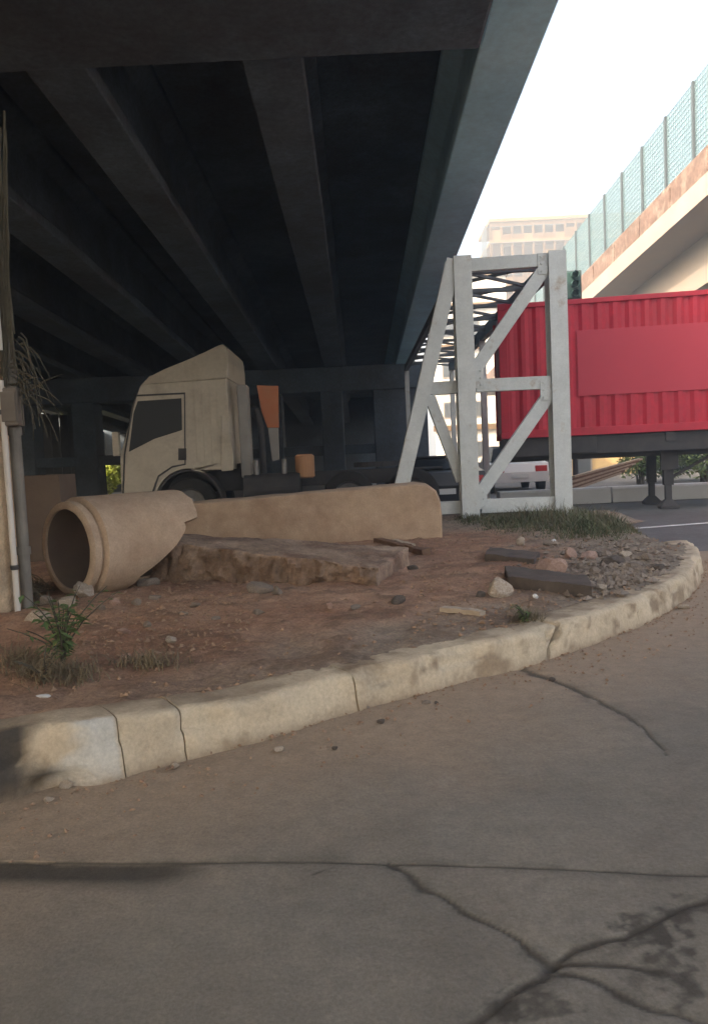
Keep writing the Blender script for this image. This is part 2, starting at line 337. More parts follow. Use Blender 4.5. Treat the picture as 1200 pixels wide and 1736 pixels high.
# ---- earth island behind the kerb
far_edge = [tuple(G(x, y, 0).xy) for x, y in ((1178, 943), (1130, 925), (1090, 912), (1068, 902), (1055, 893))]
fe = far_edge + [(4.6, 12.4), (3.9, 13.2), (1.0, 13.6), (-4, 13.4), (-8, 13.0)]
mid = [(p.x + nrm.x * 0.16, p.y + nrm.y * 0.16) for p, nrm in (kerb_frame(i) for i in range(0, len(kb), 3))]
poly = mid + fe + [(-8, mid[0][1])]
ix = np.arange(-7.0, 4.9, 0.03); iy = np.arange(1.6, 13.8, 0.03)
IX, IY = np.meshgrid(ix, iy)
m1 = vnoise(IX, IY, 0.55, 1.0, 3); m2 = vnoise(IX, IY, 3.2, 5.0, 4); m3 = vnoise(IX, IY, 13.0, 2.0, 3)
df, _ = pdist(IX, IY, fe); dkk, _ = pdist(IX, IY, kb2)
IZ = 0.165 + 0.03 * m1 + 0.024 * m2 + 0.012 * m3 + 0.02 * sst(dkk, 0.4, 1.6)
IZ = IZ + 0.065 * (1 - sst(IX, -2.0, -0.5)) * (1 - sst(dkk, 0.25, 1.4))
IZ = IZ * sst(df, -0.02, 0.45) + 0.002
dirtgrey = np.clip((1 - sst(dkk + 0.35 * m2, 0.3, 1.3)) * 0.85 * sst(IX, -2.2, 0.0) + sst(IX + 0.5 * m2, 1.2, 2.4) * 0.8 + sst(IY, 9.8, 11) * .8, 0, 1)
dirtdark = np.clip(0.9 * sst(m2 + 0.5 * m3, 0.22, 0.6) * 0.6, 0, 1)
ins = inside(IX, IY, poly)[:-1, :-1]
soil = struct(link('earth_island', grid_mesh('earth_island', IX, IY, IZ, ins, (dirtgrey, dirtdark, m1 * 0)), 'earth'))
def hz(x, y):
    i = int(round((x - ix[0]) / 0.03)); j = int(round((y - iy[0]) / 0.03))
    if 0 <= i < len(ix) and 0 <= j < len(iy): return float(IZ[j, i])
    return 0.0
def on_soil(x, y, z0=0.17):                  # pixel -> point on the uneven soil
    p = G(x, y, z0)
    for _ in range(3): p = G(x, y, hz(p.x, p.y))
    return p

# ---- kerb: separate cast blocks along the path
cuts_px = [(212, 1318), (318, 1289), (610, 1205), (948, 1113), (1085, 1062)]
cut_i = [0] + [min(range(len(kb)), key=lambda i: (kb[i].xy - G(*c).xy).length) for c in cuts_px] + [len(kb) - 1]
kerb = bpy.data.objects.new('kerb', None); C.objects.link(kerb); struct(kerb)
prof = [(0.00, -0.10), (0.0, 0.0), (0.008, 0.03), (0.014, 0.06), (0.02, 0.09), (0.026, 0.12), (0.030, 0.145), (0.034, 0.164), (0.042, 0.175), (0.056, 0.180), (0.085, 0.182), (0.11, 0.182), (0.15, 0.182), (0.21, 0.181), (0.27, 0.178), (0.31, 0.17), (0.325, 0.13), (0.325, -0.1)]
for ci, (i0, i1) in enumerate(zip(cut_i, cut_i[1:])):
    vs, fs, wr = [], [], []; np_ = len(prof); n = i1 - i0
    jog = random.uniform(-0.006, 0.006); jz = random.uniform(-0.007, 0.004)
    for k in range(n + 1):
        p, nrm = kerb_frame(i0 + k); t = (kb[min(i0+k+1, len(kb)-1)] - kb[max(i0+k-1, 0)]).normalized()
        endd = min(k, n - k) * 0.02
        gap = (0.003 if k == 0 else -0.003 if k == n else 0)
        pxk = proj([p.x], [p.y], [0.0])[0][0]
        for j, (u, zz) in enumerate(prof):
            q = p + nrm * (u + jog) + t * gap; hk = 1 + 0.42 * max(0, min(1, (430 - pxk) / 300)); z = zz * (hk if zz > 0 else 1) + (jz if zz > 0 else 0)
            f1 = fbm(q.x * 5, q.y * 5, z * 7 + 3); f2 = fbm(q.x * 22, q.y * 22, z * 22)
            amp = 0.006 + (0.012 if 0.1 < zz < 0.178 and u < 0.1 else 0)
            chip = max(0, 0.035 - endd) * max(0, -0.1 + 1.8 * f1) * (0.9 if zz > 0.1 else 0.3)
            if (ci == 3 and k > n / 2) or (ci == 4 and k < n / 2):   # the slanting break in the kerb
                wg = max(0, 1 - endd / 0.3); sgn = -1 if ci == 3 else 1
                q = q + t * (wg * (0.95 * (min(zz, 0.18) - 0.10) + 0.035 * f1) + (sgn * (0.010 + 0.014 * abs(f2)) if endd < 0.03 else 0))
                chip = max(0, 0.05 - endd) * max(0, 0.5 + 1.6 * f1)
            if zz >= 0:
                q = q + nrm * (amp * f1 + 0.004 * f2 + chip * 0.5); z += (-amp * abs(f1) * 0.8 + 0.003 * f2 - chip * 0.35) if zz > 0.1 else 0
            ck = max(0, noise.noise(Vector((q.x * 3.1 + 9, q.y * 3.1, 2.0))) - 0.12) * 2.2 + max(0, noise.noise(Vector((q.x * 11, q.y * 11, 7.0))) - 0.25) * 1.2
            ck += math.exp(-((pxk - 938) / 20) ** 2) * max(0, 0.5 + 1.6 * f2 + f1) + max(0, min(1, (70 - pxk) / 50)) * max(0, 0.9 + 1.6 * f1)
            if 0.1 < zz < 0.1815 and u < 0.12: q = q + nrm * ck * 0.030; z -= ck * (0.028 if u < 0.06 else 0.012)
            elif 0 <= zz <= 0.1 and u < 0.1: q = q + nrm * ck * 0.018
            # undercut, broken foot of the end block
            ub = math.exp(-((pxk - 85) / 55) ** 2)
            if 0 < u + 0.001 and zz < 0.06 and zz > -0.01: q = q + nrm * 0.07 * ub * (1 + f1)
            vs.append((q.x, q.y, z))
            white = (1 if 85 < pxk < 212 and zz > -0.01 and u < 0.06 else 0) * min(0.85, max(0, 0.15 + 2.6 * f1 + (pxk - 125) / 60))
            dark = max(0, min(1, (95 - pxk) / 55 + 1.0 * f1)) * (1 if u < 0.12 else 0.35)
            if 700 < pxk < 1190 and u < 0.07:
                patch = max(0, min(1, (noise.fractal(Vector((q.x * 5.5, q.y * 5.5, zz * 9)), .7, 2.1, 4) - 0.08) * 3)) * (0.85 if zz < 0.165 else 0.3)
            else: patch = 0
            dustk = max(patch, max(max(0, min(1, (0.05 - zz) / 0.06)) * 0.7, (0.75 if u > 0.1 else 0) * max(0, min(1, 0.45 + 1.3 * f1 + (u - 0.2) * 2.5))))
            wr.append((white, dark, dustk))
    for k in range(n):
        for j in range(np_ - 1): fs.append((k*np_+j, (k+1)*np_+j, (k+1)*np_+j+1, k*np_+j+1))
    fs += [tuple(range(np_)), tuple(n*np_ + j for j in range(np_))[::-1]]
    me = bpy.data.meshes.new('kerb_block'); me.from_pydata(vs, [], fs); me.update()
    bm_ = bmesh.new(); bm_.from_mesh(me); bmesh.ops.recalc_face_normals(bm_, faces=bm_.faces)
    for f_ in bm_.faces:
        if len(f_.verts) > 4:
            for e_ in f_.edges: e_.smooth = False
    bm_.to_mesh(me); bm_.free()
    at = me.color_attributes.new('wear_shade', 'FLOAT_COLOR', 'POINT')
    at.data.foreach_set('color', np.array([(*c, 1) for c in wr], dtype=np.float32).ravel())
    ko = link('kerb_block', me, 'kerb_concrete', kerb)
    for pl in me.polygons: pl.use_smooth = len(pl.vertices) == 4
    if ci == 0: ko['label'] = 'whitewashed kerb block with dark broken end'

# ================================================================== flyover overhead
BZ, BS = 5.8, -0.05                           # soffit height at the camera, fall along the road
Y0, Y1 = -13.0, 47.0
zb = lambda y: BZ + BS * y
fly = thing('flyover', 'dark concrete flyover on deep girders with edge girder tinted pale blue as glare', 'flyover', (0, 27.5, 0))
def along(poly, y0=Y0, y1=Y1, n=24):
    m = MB(); k = len(poly); vs = []
    for i in range(n + 1):
        y = y0 + (y1 - y0) * i / n; vs += [(p, y, q + zb(y)) for p, q in poly]
    fs = [(i*k+j, i*k+(j+1) % k, (i+1)*k+(j+1) % k, (i+1)*k+j) for i in range(n) for j in range(k)]
    fs += [tuple(range(k)), tuple(n*k + j for j in range(k))[::-1]]
    return m.add(vs, fs)
HW, SP, EDGE = 0.32, 2.25, 1.86
gprof = [(-HW, 0.0), (HW, 0.0), (HW, 0.18), (0.12, 0.36), (0.12, 1.2), (0.38, 1.38), (0.38, 1.5), (-0.38, 1.5), (-0.38, 1.38), (-0.12, 1.2), (-0.12, 0.36), (-HW, 0.18)]
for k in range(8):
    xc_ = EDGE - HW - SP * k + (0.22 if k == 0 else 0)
    gd = part('girder', along([(p + xc_, q) for p, q in gprof]), 'glare_blue' if k == 0 else 'soot_concrete', fly, bevel=0.02)
    if k == 0: gd['label'] = 'edge girder tinted pale blue as glare'
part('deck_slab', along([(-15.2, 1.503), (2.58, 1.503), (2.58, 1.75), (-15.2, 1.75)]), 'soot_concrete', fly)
part('parapet', along([(2.30, 1.752), (2.56, 1.752), (2.52, 2.6), (2.34, 2.6)]), 'ramp_concrete', fly)
part('parapet', along([(-15.1, 1.752), (-14.8, 1.752), (-14.85, 2.6), (-15.05, 2.6)]), 'ramp_concrete', fly)
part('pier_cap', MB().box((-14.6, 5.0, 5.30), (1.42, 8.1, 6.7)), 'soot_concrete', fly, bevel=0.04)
def round_col(x, y, r, z0, z1, n=40):
    m = MB(); vs = []; rows = 24
    for i in range(rows + 1):
        z = z0 + (z1 - z0) * i / rows
        for k in range(n):
            a = 2 * math.pi * k / n; rr = r + 0.006 * fbm(math.cos(a) * 3 + x, math.sin(a) * 3, z * 2)
            if z < z0 + 0.3: rr += 0.02 * fbm(math.cos(a) * 6, math.sin(a) * 6 + x, z * 8)
            vs.append((x + rr * math.cos(a), y + rr * math.sin(a), z))
    fs = [(i*n+k, i*n+(k+1) % n, (i+1)*n+(k+1) % n, (i+1)*n+k) for i in range(rows) for k in range(n)]
    return m.add(vs, fs)
cb = G(10, 1056, 0.18); CR = 0.5
ct = P(24, 900, cb.y + CR); CX = ct.x - CR * 1.02; CY = cb.y + CR
for x in (CX, CX - 5.2, CX - 10.4):
    part('column', round_col(x, CY, CR, 0.0, 5.32), 'pier_concrete', fly, smooth=True)
# far bent and abutment
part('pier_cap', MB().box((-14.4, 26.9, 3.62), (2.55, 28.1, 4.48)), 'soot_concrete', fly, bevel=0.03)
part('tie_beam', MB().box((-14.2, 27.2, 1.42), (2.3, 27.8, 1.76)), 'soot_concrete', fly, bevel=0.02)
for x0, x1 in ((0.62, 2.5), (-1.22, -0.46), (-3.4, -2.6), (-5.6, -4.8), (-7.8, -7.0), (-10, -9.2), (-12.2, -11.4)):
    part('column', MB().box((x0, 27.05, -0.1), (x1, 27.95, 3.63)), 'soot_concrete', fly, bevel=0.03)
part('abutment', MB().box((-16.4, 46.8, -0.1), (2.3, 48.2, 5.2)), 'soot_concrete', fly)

# wall added on the far left to block the sun, its gap lights the bush
bw = thing('sun_screen_wall', 'dark concrete wall added beside the flyover to block the sun', 'wall', (-15.6, 12, 0))
part('sun_screen_panel', MB().box((-16.0, -14, -0.1), (-15.3, 34.2, 5.2)), 'soot_concrete', bw)
part('sun_screen_panel', MB().box((-16.0, 38.9, -0.1), (-15.3, 46.7, 3.6)), 'soot_concrete', bw)
hb = thing('added_screen', 'dark boards added to screen the bright space between wall and flyover', 'added_screen', (-13.5, 34.4, 0))  # boards added to block the bright opening past the wall
for k in range(8):
    part('added_screen_board', MB().box((-15.28 + k*0.40, 34.4 + 0.02*(k % 2), 0), (-14.9 + k*0.40, 34.45 + 0.02*(k % 2), 3.9 - 0.05*(k % 3))), 'dark_steel', hb)

# ================================================================== ramp viaduct at right with glazed fence
RX, RS = 10.0, -0.06
rz = lambda y, zr: zr + RS * (y - 22.4)
ramp = thing('ramp_viaduct', 'raised concrete ramp with brown parapet and glazed fence beyond red container', 'ramp', (11.5, 30, 0))
def rampext(poly, y0, y1, n=20):
    vs = []; k = len(poly)
    for i in range(n + 1):
        y = y0 + (y1 - y0) * i / n; vs += [(p, y, rz(y, q)) for p, q in poly]
    fs = [(i*k+j, i*k+(j+1) % k, (i+1)*k+(j+1) % k, (i+1)*k+j) for i in range(n) for j in range(k)]
    fs += [tuple(range(k)), tuple(n*k + j for j in range(k))[::-1]]
    return MB().add(vs, fs)
def rz_px(y): return 1.2 + 0
za = P(1200, 120, 22.4).z; zp = P(1200, 258, 22.4).z; zc_ = P(1200, 310, 22.4).z; zd = P(1200, 348, 22.4).z; ze = P(1200, 440, 22.4).z
part('parapet', rampext([(RX, zc_), (RX + 0.25, zc_), (RX + 0.22, zp), (RX + 0.03, zp)], 8, 60), 'ramp_brown', ramp)
part('deck_edge', rampext([(RX - 0.12, zd), (RX + 9, zd), (RX + 9, zc_ - 0.003), (RX - 0.12, zc_ - 0.003)], 8, 60), 'ramp_concrete', ramp)
for xg in (1.3, 3.8, 6.3):
    part('girder', rampext([(RX + xg, ze), (RX + xg + 0.6, ze), (RX + xg + 0.6, zd - 0.003), (RX + xg, zd - 0.003)], 8, 60), 'ramp_concrete', ramp)
for y in (40.5, 58):
    part('pier', MB().box((RX + 2.4, y, -0.1), (RX + 4.8, y + 1.2, rz(y, ze) + 0.05)), 'ramp_concrete', ramp)
yp = [P(x, 300, 20) for x in ()]
post_y = [RX / ((x - 612) / F + 0.0) for x in (1236, 1188, 1140, 1104, 1071, 1042, 1017, 996, 978)]
post_y = [22.9 + 2.0 * k for k in range(-4, 12)]
for i, y in enumerate(post_y):
    part('fence_post', MB().box((RX + 0.06, y - 0.05, rz(y, zp) - 0.02), (RX + 0.18, y + 0.05, rz(y, za))), 'fence_post', ramp)
    if i + 1 < len(post_y):
        ya, yb = y + 0.06, post_y[i + 1] - 0.06
        part('fence_pane', MB().add([(RX + 0.13 + dx, yy, zz) for dx in (0, 0.012) for yy, zz in ((ya, rz(ya, zp) + 0.03), (yb, rz(yb, zp) + 0.03), (yb, rz(yb, za) - 0.02), (ya, rz(ya, za) - 0.02))],
             [(0,1,2,3),(7,6,5,4),(0,4,5,1),(1,5,6,2),(2,6,7,3),(3,7,4,0)]), 'fence_glass', ramp)
for y in post_y[:-1]:                         # wire mesh in front of the panes
    m_ = MB(); xx = RX + 0.09
    for k in range(1, 13):
        yy = y + 2.0 * k / 13; m_.beam((xx, yy, rz(yy, zp) + 0.03), (xx, yy, rz(yy, za) - 0.02), 0.010, 0.010)
    for k in range(15):
        f_ = k / 14; z_ = zp + 0.04 + (za - zp - 0.08) * f_; m_.beam((xx + 0.02, y + 0.05, rz(y + 0.05, z_)), (xx + 0.02, y + 1.95, rz(y + 1.95, z_)), 0.010, 0.010, (1, 0, 0))
    part('mesh_panel', m_, 'fence_mesh', ramp)['kind'] = 'stuff'
for i, y in enumerate(np.arange(14, 58, 2.6)):   # pale patches where the parapet facing is broken off
    part('facing_panel', MB().add([(RX - 0.02 + dx, yy, rz(yy, zz)) for dx in (0, 0.03) for yy, zz in ((y, zc_ + 0.08), (y + 2.45, zc_ + 0.08), (y + 2.45, zp - 0.12), (y, zp - 0.12))],
             [(0,1,2,3),(7,6,5,4),(0,4,5,1),(1,5,6,2),(2,6,7,3),(3,7,4,0)]), 'ramp_brown', ramp)

# ================================================================== far buildings
def building(name, label, x0, x1, y, z1, wall, rows, depth=12, bands=(), roof=True):
    t = thing(name, label, 'building', ((x0 + x1) / 2, y, 0))
    kx = 0.24 * depth if x0 > 5 else 0; part('wall', MB().extr([(x0, y), (x1, y), (x1, y + depth), (x0 + kx, y + depth)], -0.1, z1, 'z'), wall, t)
    if roof: part('roof_edge', MB().extr([(x0 - 0.1, y - 0.3), (x1 + 0.25, y - 0.3), (x1 + 0.25, y + depth), (x0 + kx, y + depth)], z1 + 0.003, z1 + 0.35, 'z'), 'band_white', t)
    for zb_ in bands: part('floor_band', MB().box((x0 - 0.15, y - 0.35, zb_), (x1 + 0.15, y + 0.05, zb_ + 0.42)), 'band_white', t)
    for (z0, hh, ww, step) in rows:
        x = x0 + 0.7
        fr = MB().box((0, -0.06, 0), (ww, 0.02, hh)).mesh('window'); gl = MB().box((0.09, -0.075, 0.09), (ww - 0.09, -0.062, hh - 0.09)).mesh('pane')
        while x + ww < x1 - 0.4:
            f = link('window', fr, 'win_frame', t); f.location = (x, y, z0)
            p_ = link('pane', gl, 'win_glass', None); p_.parent = f
            x += step
    return t
YB = 100
bx = P(832, 400, YB).x; btop = P(900, 368, YB).z; SH = 2.7
ub = thing('unfinished_block', 'brown concrete frame block with open window bays beyond the ramp', 'building', (bx + 9, YB + 4, 0))
NB, BW = 17, 1.35
part('core_wall', MB().box((bx + 2.0, YB + 1.2, 0), (bx + NB * BW, YB + 9, btop - 1.6)), 'pink_wall', ub)
for k in range(15):
    zt_ = btop - k * SH
    if zt_ < 0.5: break
    part('floor_slab', MB().box((bx - 0.2, YB - 0.25, zt_ - 0.42), (bx + NB * BW + 0.2, YB + 8.8, zt_)), 'band_white', ub)
    if k < 7:
        for c_ in range(NB):
            x_ = bx + c_ * BW; h_ = (zt_ - SH, zt_ - 0.423)
            if k == 0: h_ = (zt_ - SH, zt_ - 0.9)
            part('column', MB().box((x_ - 0.12, YB - 0.1, zt_ - SH + 0.003), (x_ + 0.14, YB + 0.2, zt_ - 0.423)), 'cream_wall', ub)
            if c_ < NB - 1:
                fm = part('sill_wall', MB().box((x_ + 0.142, YB - 0.02, zt_ - SH + 0.003), (x_ + BW - 0.122, YB + 0.1, zt_ - SH + (0.75 if (c_ * 5 + k * 3) % 7 else 1.3))), 'cream_wall' if (c_ + k) % 3 else 'band_white', ub)
                if k == 0: part('lintel', MB().box((x_ + 0.142, YB - 0.02, zt_ - 0.95), (x_ + BW - 0.122, YB + 0.1, zt_ - 0.425)), 'cream_wall', ub)
for k in range(6):                            # scaffold poles on the left corner
    part('scaffold_pole', MB().box((bx - 0.75 + 0.02 * k, YB - 0.6 + 0.8 * k, 0), (bx - 0.67 + 0.02 * k, YB - 0.52 + 0.8 * k, btop - 0.6)), 'fence_post', ub)
for k in range(9):
    part('scaffold_rail', MB().box((bx - 0.8, YB - 0.64, btop - 1.2 - 2.0 * k), (bx + NB * BW * 0.4, YB - 0.58, btop - 1.12 - 2.0 * k)), 'fence_post', ub)
building('low_building', 'pale three storey building with balcony bands seen through the white frame', 6.3, 12.3, 62, P(770, 470, 62).z, 'pale_wall',
         [(1.0 + 3.2*k, 1.3, 1.2, 1.9) for k in range(4)], bands=[3.2 + 3.2*k for k in range(4)])
building('shop_house', 'yellow walled low house standing partly in sun beyond the barrier', 7.4, 13.2, 36, 3.6, 'yellow_wall', [(0.0, 2.1, 0.9, 1.9)], depth=3.5)

# ================================================================== white steel frame walkway
YF = 12.0
fr = thing('truss_frame', 'white painted steel portal frame with braces carrying a long lattice roof', 'steel frame', (*P(797, 882, YF).xy, 0.1))
def hpost(m, p, q, wdt, dep):                 # H section with flanges facing the camera
    p, q = Vector(p), Vector(q); ax = Vector((0, 1, 0))
    m.beam(p + ax * (-dep/2), q + ax * (-dep/2), wdt, 0.02); m.beam(p + ax * (dep/2), q + ax * (dep/2), wdt, 0.02); m.beam(p, q, 0.022, dep - 0.024); return m
def vert(px0, px1, Yd):                       # upright through two pixels
    a, b = P(*px0, Yd), P(*px1, Yd); xm = (a.x + b.x) / 2; return Vector((xm, Yd, a.z)), Vector((xm, Yd, b.z))
lt, lb = vert((781, 437), (797, 882), YF); rt_, rb = vert((935, 428), (957, 872), YF + 0.15); rb.z = lb.z = 0.05
part('post', hpost(MB(), lb, lt, 0.27, 0.30), 'frame_paint', fr)
part('post', hpost(MB(), rb, rt_, 0.27, 0.30), 'frame_paint', fr)
q0, q1 = P(662, 880, YF), P(768, 442, YF); q0.z = 0.05
part('leaning_leg', hpost(MB(), q0, q1, 0.22, 0.24), 'frame_paint', fr)
def seg(name, p, q, wd=0.14, dp=0.12):
    part(name, MB().beam(p, q, wd, dp), 'frame_paint', fr, bevel=0.008)
e = 0.12
seg('top_beam', P(793, 450, YF + e), P(924, 441, YF + e), 0.2)
seg('mid_beam', P(806, 654, YF + e), P(936, 648, YF + e), 0.2)
seg('mid_beam', P(728, 659, YF + e), P(778, 656, YF + e), 0.2)
seg('base_beam', P(815, 858, YF + e), P(945, 853, YF + e), 0.22)
seg('base_beam', P(672, 866, YF + e), P(788, 859, YF + e), 0.2)
seg('diagonal', P(922, 456, YF + e), P(806, 625, YF + e), 0.2)
seg('diagonal', P(928, 672, YF + e), P(812, 838, YF + e), 0.2)
seg('diagonal', P(728, 672, YF + e), P(782, 815, YF + e), 0.17)
# gusset plates where members meet
for gx_, gy_ in ((806, 640), (930, 660), (812, 846), (926, 446)):
    c = P(gx_, gy_, YF + e - 0.075); gm = MB().box((c.x - 0.13, c.y, c.z - 0.16), (c.x + 0.13, c.y + 0.012, c.z + 0.16))
    for bx_ in (-.08, .08):
        for bz_ in (-.11, 0, .11): gm.cyl((c.x + bx_, c.y + .001, c.z + bz_), (0, -1, 0), .018, .016, .02, 6)
    part('gusset', gm, 'frame_paint', fr)
roof_z = lt.z - 0.08; XL, XR, YE = lt.x, rt_.x, 25.6
part('base_plate', MB().box((lb.x - 0.24, YF - 0.26, 0.10), (lb.x + 0.24, YF + 0.26, 0.16)), 'frame_paint', fr)
part('base_plate', MB().box((rb.x - 0.24, YF - 0.1, 0.10), (rb.x + 0.24, YF + 0.42, 0.16)), 'frame_paint', fr)
part('roof_chord', MB().beam((XL, YF + 0.3, roof_z), (XL, YE, roof_z), 0.16, 0.12, (1, 0, 0)), 'lattice_steel', fr)
part('roof_chord', MB().beam((XR, YF + 0.3, roof_z - 0.02), (XR, YE, roof_z - 0.02), 0.26, 0.14, (1, 0, 0)), 'lattice_steel', fr)
nb = 9; st = (YE - YF - 0.6) / nb
for k in range(nb):
    ya = YF + 0.6 + k * st
    part('purlin', MB().beam((XL, ya, roof_z), (XR, ya, roof_z), 0.07, 0.08), 'lattice_steel', fr)
    part('roof_brace', MB().beam((XL, ya, roof_z + 0.04), (XR, ya + st, roof_z + 0.04), 0.05, 0.05), 'lattice_steel', fr)
    part('roof_brace', MB().beam((XR, ya, roof_z + 0.095), (XL, ya + st, roof_z + 0.095), 0.05, 0.05), 'lattice_steel', fr)
for (x, y) in ((XR, 19.2), (XL, YE - 0.2), (XR, YE - 0.2)):
    part('post', MB().box((x - 0.07, y - 0.07, 0), (x + 0.07, y + 0.07, roof_z - 0.1)), 'frame_paint', fr)

# ================================================================== red container on its trailer
A = P(847, 640, 14.7); ang = R(-8.0); ux = Vector((math.cos(ang), math.sin(ang), 0)); uy = Vector((-ux.y, ux.x, 0))
LC, WC, HC = 12.19, 2.44, 2.54; ZC = 1.47
O = Vector((A.x, 14.7, ZC))
def loc(m):                                   # local (along, across, up) -> world
    m.v = [tuple(O + ux * a + uy * b + Vector((0, 0, c))) for a, b, c in m.v]; return m
ctn = thing('shipping_container', 'red corrugated shipping container with blank faded panel on its side', 'container', (O.x, O.y, ZC))
def corr(n0, n1, z0, z1, y=0.0, depth=0.036, pitch=0.28):
    vs = []; x = n0; pts = []
    while x < n1 - pitch + 1e-6:
        pts += [(x, 0.0), (x + 0.072, 0.0), (x + 0.14, depth), (x + 0.212, depth)]; x += pitch
    pts.append((n1, 0.0)); vs = [(a, y + b, z) for a, b in pts for z in (z0, z1)]
    return MB().add(vs, [(2*i, 2*i+2, 2*i+3, 2*i+1) for i in range(len(pts) - 1)])
part('side_wall', loc(corr(0.14, LC - 0.14, 0.14, HC - 0.1, 0.025)), 'red_paint', ctn)
part('side_wall', loc(MB().box((0.14, WC - 0.05, 0.14), (LC - 0.14, WC - 0.02, HC - 0.1))), 'red_paint', ctn)
part('end_wall', loc(MB().box((0.03, 0.14, 0.14), (0.06, WC - 0.14, HC - 0.1))), 'red_paint', ctn)
part('end_wall', loc(MB().box((LC - 0.06, 0.14, 0.14), (LC - 0.03, WC - 0.14, HC - 0.1))), 'red_paint', ctn)
part('roof', loc(MB().box((0.1, 0.08, HC - 0.05), (LC - 0.1, WC - 0.08, HC - 0.02))), 'red_paint', ctn)
part('floor', loc(MB().box((0.1, 0.08, 0.02), (LC - 0.1, WC - 0.08, 0.06))), 'dark_steel', ctn)
for y in (0.0, WC - 0.07):
    part('top_rail', loc(MB().box((0.14, y + 0.004, HC - 0.10), (LC - 0.14, y + 0.066, HC - 0.008))), 'red_paint', ctn, bevel=0.008)
    part('bottom_rail', loc(MB().box((0.14, y + 0.002, 0.0), (LC - 0.14, y + 0.068, 0.15))), 'red_paint', ctn, bevel=0.008)
    for x in (0.0, LC - 0.16):
        part('corner_post', loc(MB().box((x, y - 0.003, 0.119), (x + 0.16, y + 0.073, HC - 0.119))), 'red_paint', ctn, bevel=0.01)
        for z in (0.0, HC - 0.118):
            part('corner_casting', loc(MB().box((x - 0.004, y - 0.008, z), (x + 0.176, y + 0.15 if y == 0 else y + 0.078, z + 0.118))), 'red_paint', ctn, bevel=0.01)
pa = P(980, 560, 14.3); sx = (pa - O).dot(ux)
zt = P(985, 557, 14.3).z - ZC; zbm = P(985, 670, 14.3).z - ZC
pn = part('faded_panel', loc(MB().box((sx, 0.014, zbm), (sx + 4.2, 0.024, zt))), 'faded_panel', ctn, bevel=0.004); pn['label'] = 'plain faded rectangle on red side'
# trailer
tr = thing('semi_trailer', 'black skeletal trailer on landing legs under the red container', 'trailer', (O.x + 3, O.y + 1, 0))
O.z = 0.0
for y in (0.55, WC - 0.7):
    part('chassis_rail', loc(MB().box((0.1, y, 1.02), (LC + 0.1, y + 0.15, 1.40))), 'dark_steel', tr)
for x in (0.05, 1.5, 3.0, 4.5, 6.0, 7.5, 9.0, 10.5, 11.9):
    part('cross_member', loc(MB().box((x, 0.05, 1.30), (x + 0.16, WC - 0.05, 1.462))), 'dark_steel', tr)
part('side_rail', loc(MB().box((0.0, 0.10, 1.12), (LC, 0.16, 1.455))), 'dark_steel', tr)
part('tool_box', loc(MB().box((1.28, 0.06, 1.14), (1.75, 0.5, 1.50 - 0.04))), 'dark_steel', tr, bevel=0.01)
sl_ = (G(1150, 866) - O).dot(ux)
for y in (0.55, WC - 0.55):
    lg = part('landing_leg', loc(MB().box((sl_ - 0.09, y - 0.07, 0.45), (sl_ + 0.09, y + 0.07, 1.3)).box((sl_ - 0.06, y - 0.05, 0.1), (sl_ + 0.06, y + 0.05, 0.449))), 'dark_steel', tr, bevel=0.008)
    part('foot', loc(MB().add([(sl_ + a*r_, y + b*r_*0.8, z) for z, r_ in ((0, 0.17), (0.05, 0.17), (0.17, 0.07)) for a, b in ((-1,-1),(1,-1),(1,1),(-1,1))],
         [(0,3,2,1),(8,9,10,11)] + [(4*i+k, 4*i+(k+1) % 4, 4*i+4+(k+1) % 4, 4*i+4+k) for i in (0, 1) for k in range(4)])), 'dark_steel', lg)
part('leg_brace', loc(MB().beam((sl_, 0.62, 0.55), (sl_ + 1.1, 0.62, 1.15), 0.05, 0.05).beam((sl_, 0.55, 0.8), (sl_, WC - 0.55, 0.8), 0.06, 0.06)), 'dark_steel', tr)
part('crank_box', loc(MB().box((sl_ - 0.16, 0.40, 0.75), (sl_ + 0.16, 0.48, 1.15))), 'dark_steel', tr)
def wheel(c, axis, r, wd, parent, mapf=lambda m: m):
    c = Vector(c); a = Vector(axis); m = MB(); n = 28; u = Vector((0, 0, 1)); t = a.cross(u); pr = [(-wd/2, r*0.6), (-wd/2, r*0.93), (-wd*0.38, r), (wd*0.38, r), (wd/2, r*0.93), (wd/2, r*0.6)]
    vs = [c + a * s + (u * math.cos(2*math.pi*k/n) + t * math.sin(2*math.pi*k/n)) * rr for s, rr in pr for k in range(n)]
    fs = [(i*n+k, i*n+(k+1) % n, (i+1)*n+(k+1) % n, (i+1)*n+k) for i in range(5) for k in range(n)]
    wo = part('wheel', mapf(MB().add(vs, fs)), 'rubber', parent, smooth=True)
    pr = [(-wd*0.42, r*0.61), (-wd*0.2, r*0.52), (-wd*0.12, r*0.2), (-wd*0.3, r*0.16), (-wd*0.32, 0.005)]
    m2_ = MB()
    for sg in (1, -1):
        vs = [c + a * (s * sg) + (u * math.cos(2*math.pi*k/n) + t * math.sin(2*math.pi*k/n)) * rr for s, rr in pr for k in range(n)]
        m2_.add(vs, [(i*n+k, i*n+(k+1) % n, (i+1)*n+(k+1) % n, (i+1)*n+k) for i in range(4) for k in range(n)])
    part('rim', mapf(m2_), 'rim_steel', wo)
    return wo
for x in (8.6, 9.95):
    for y in (0.2, WC - 0.2): wheel((x, y, 0.5), (0, 1, 0), 0.5, 0.34, tr, loc)

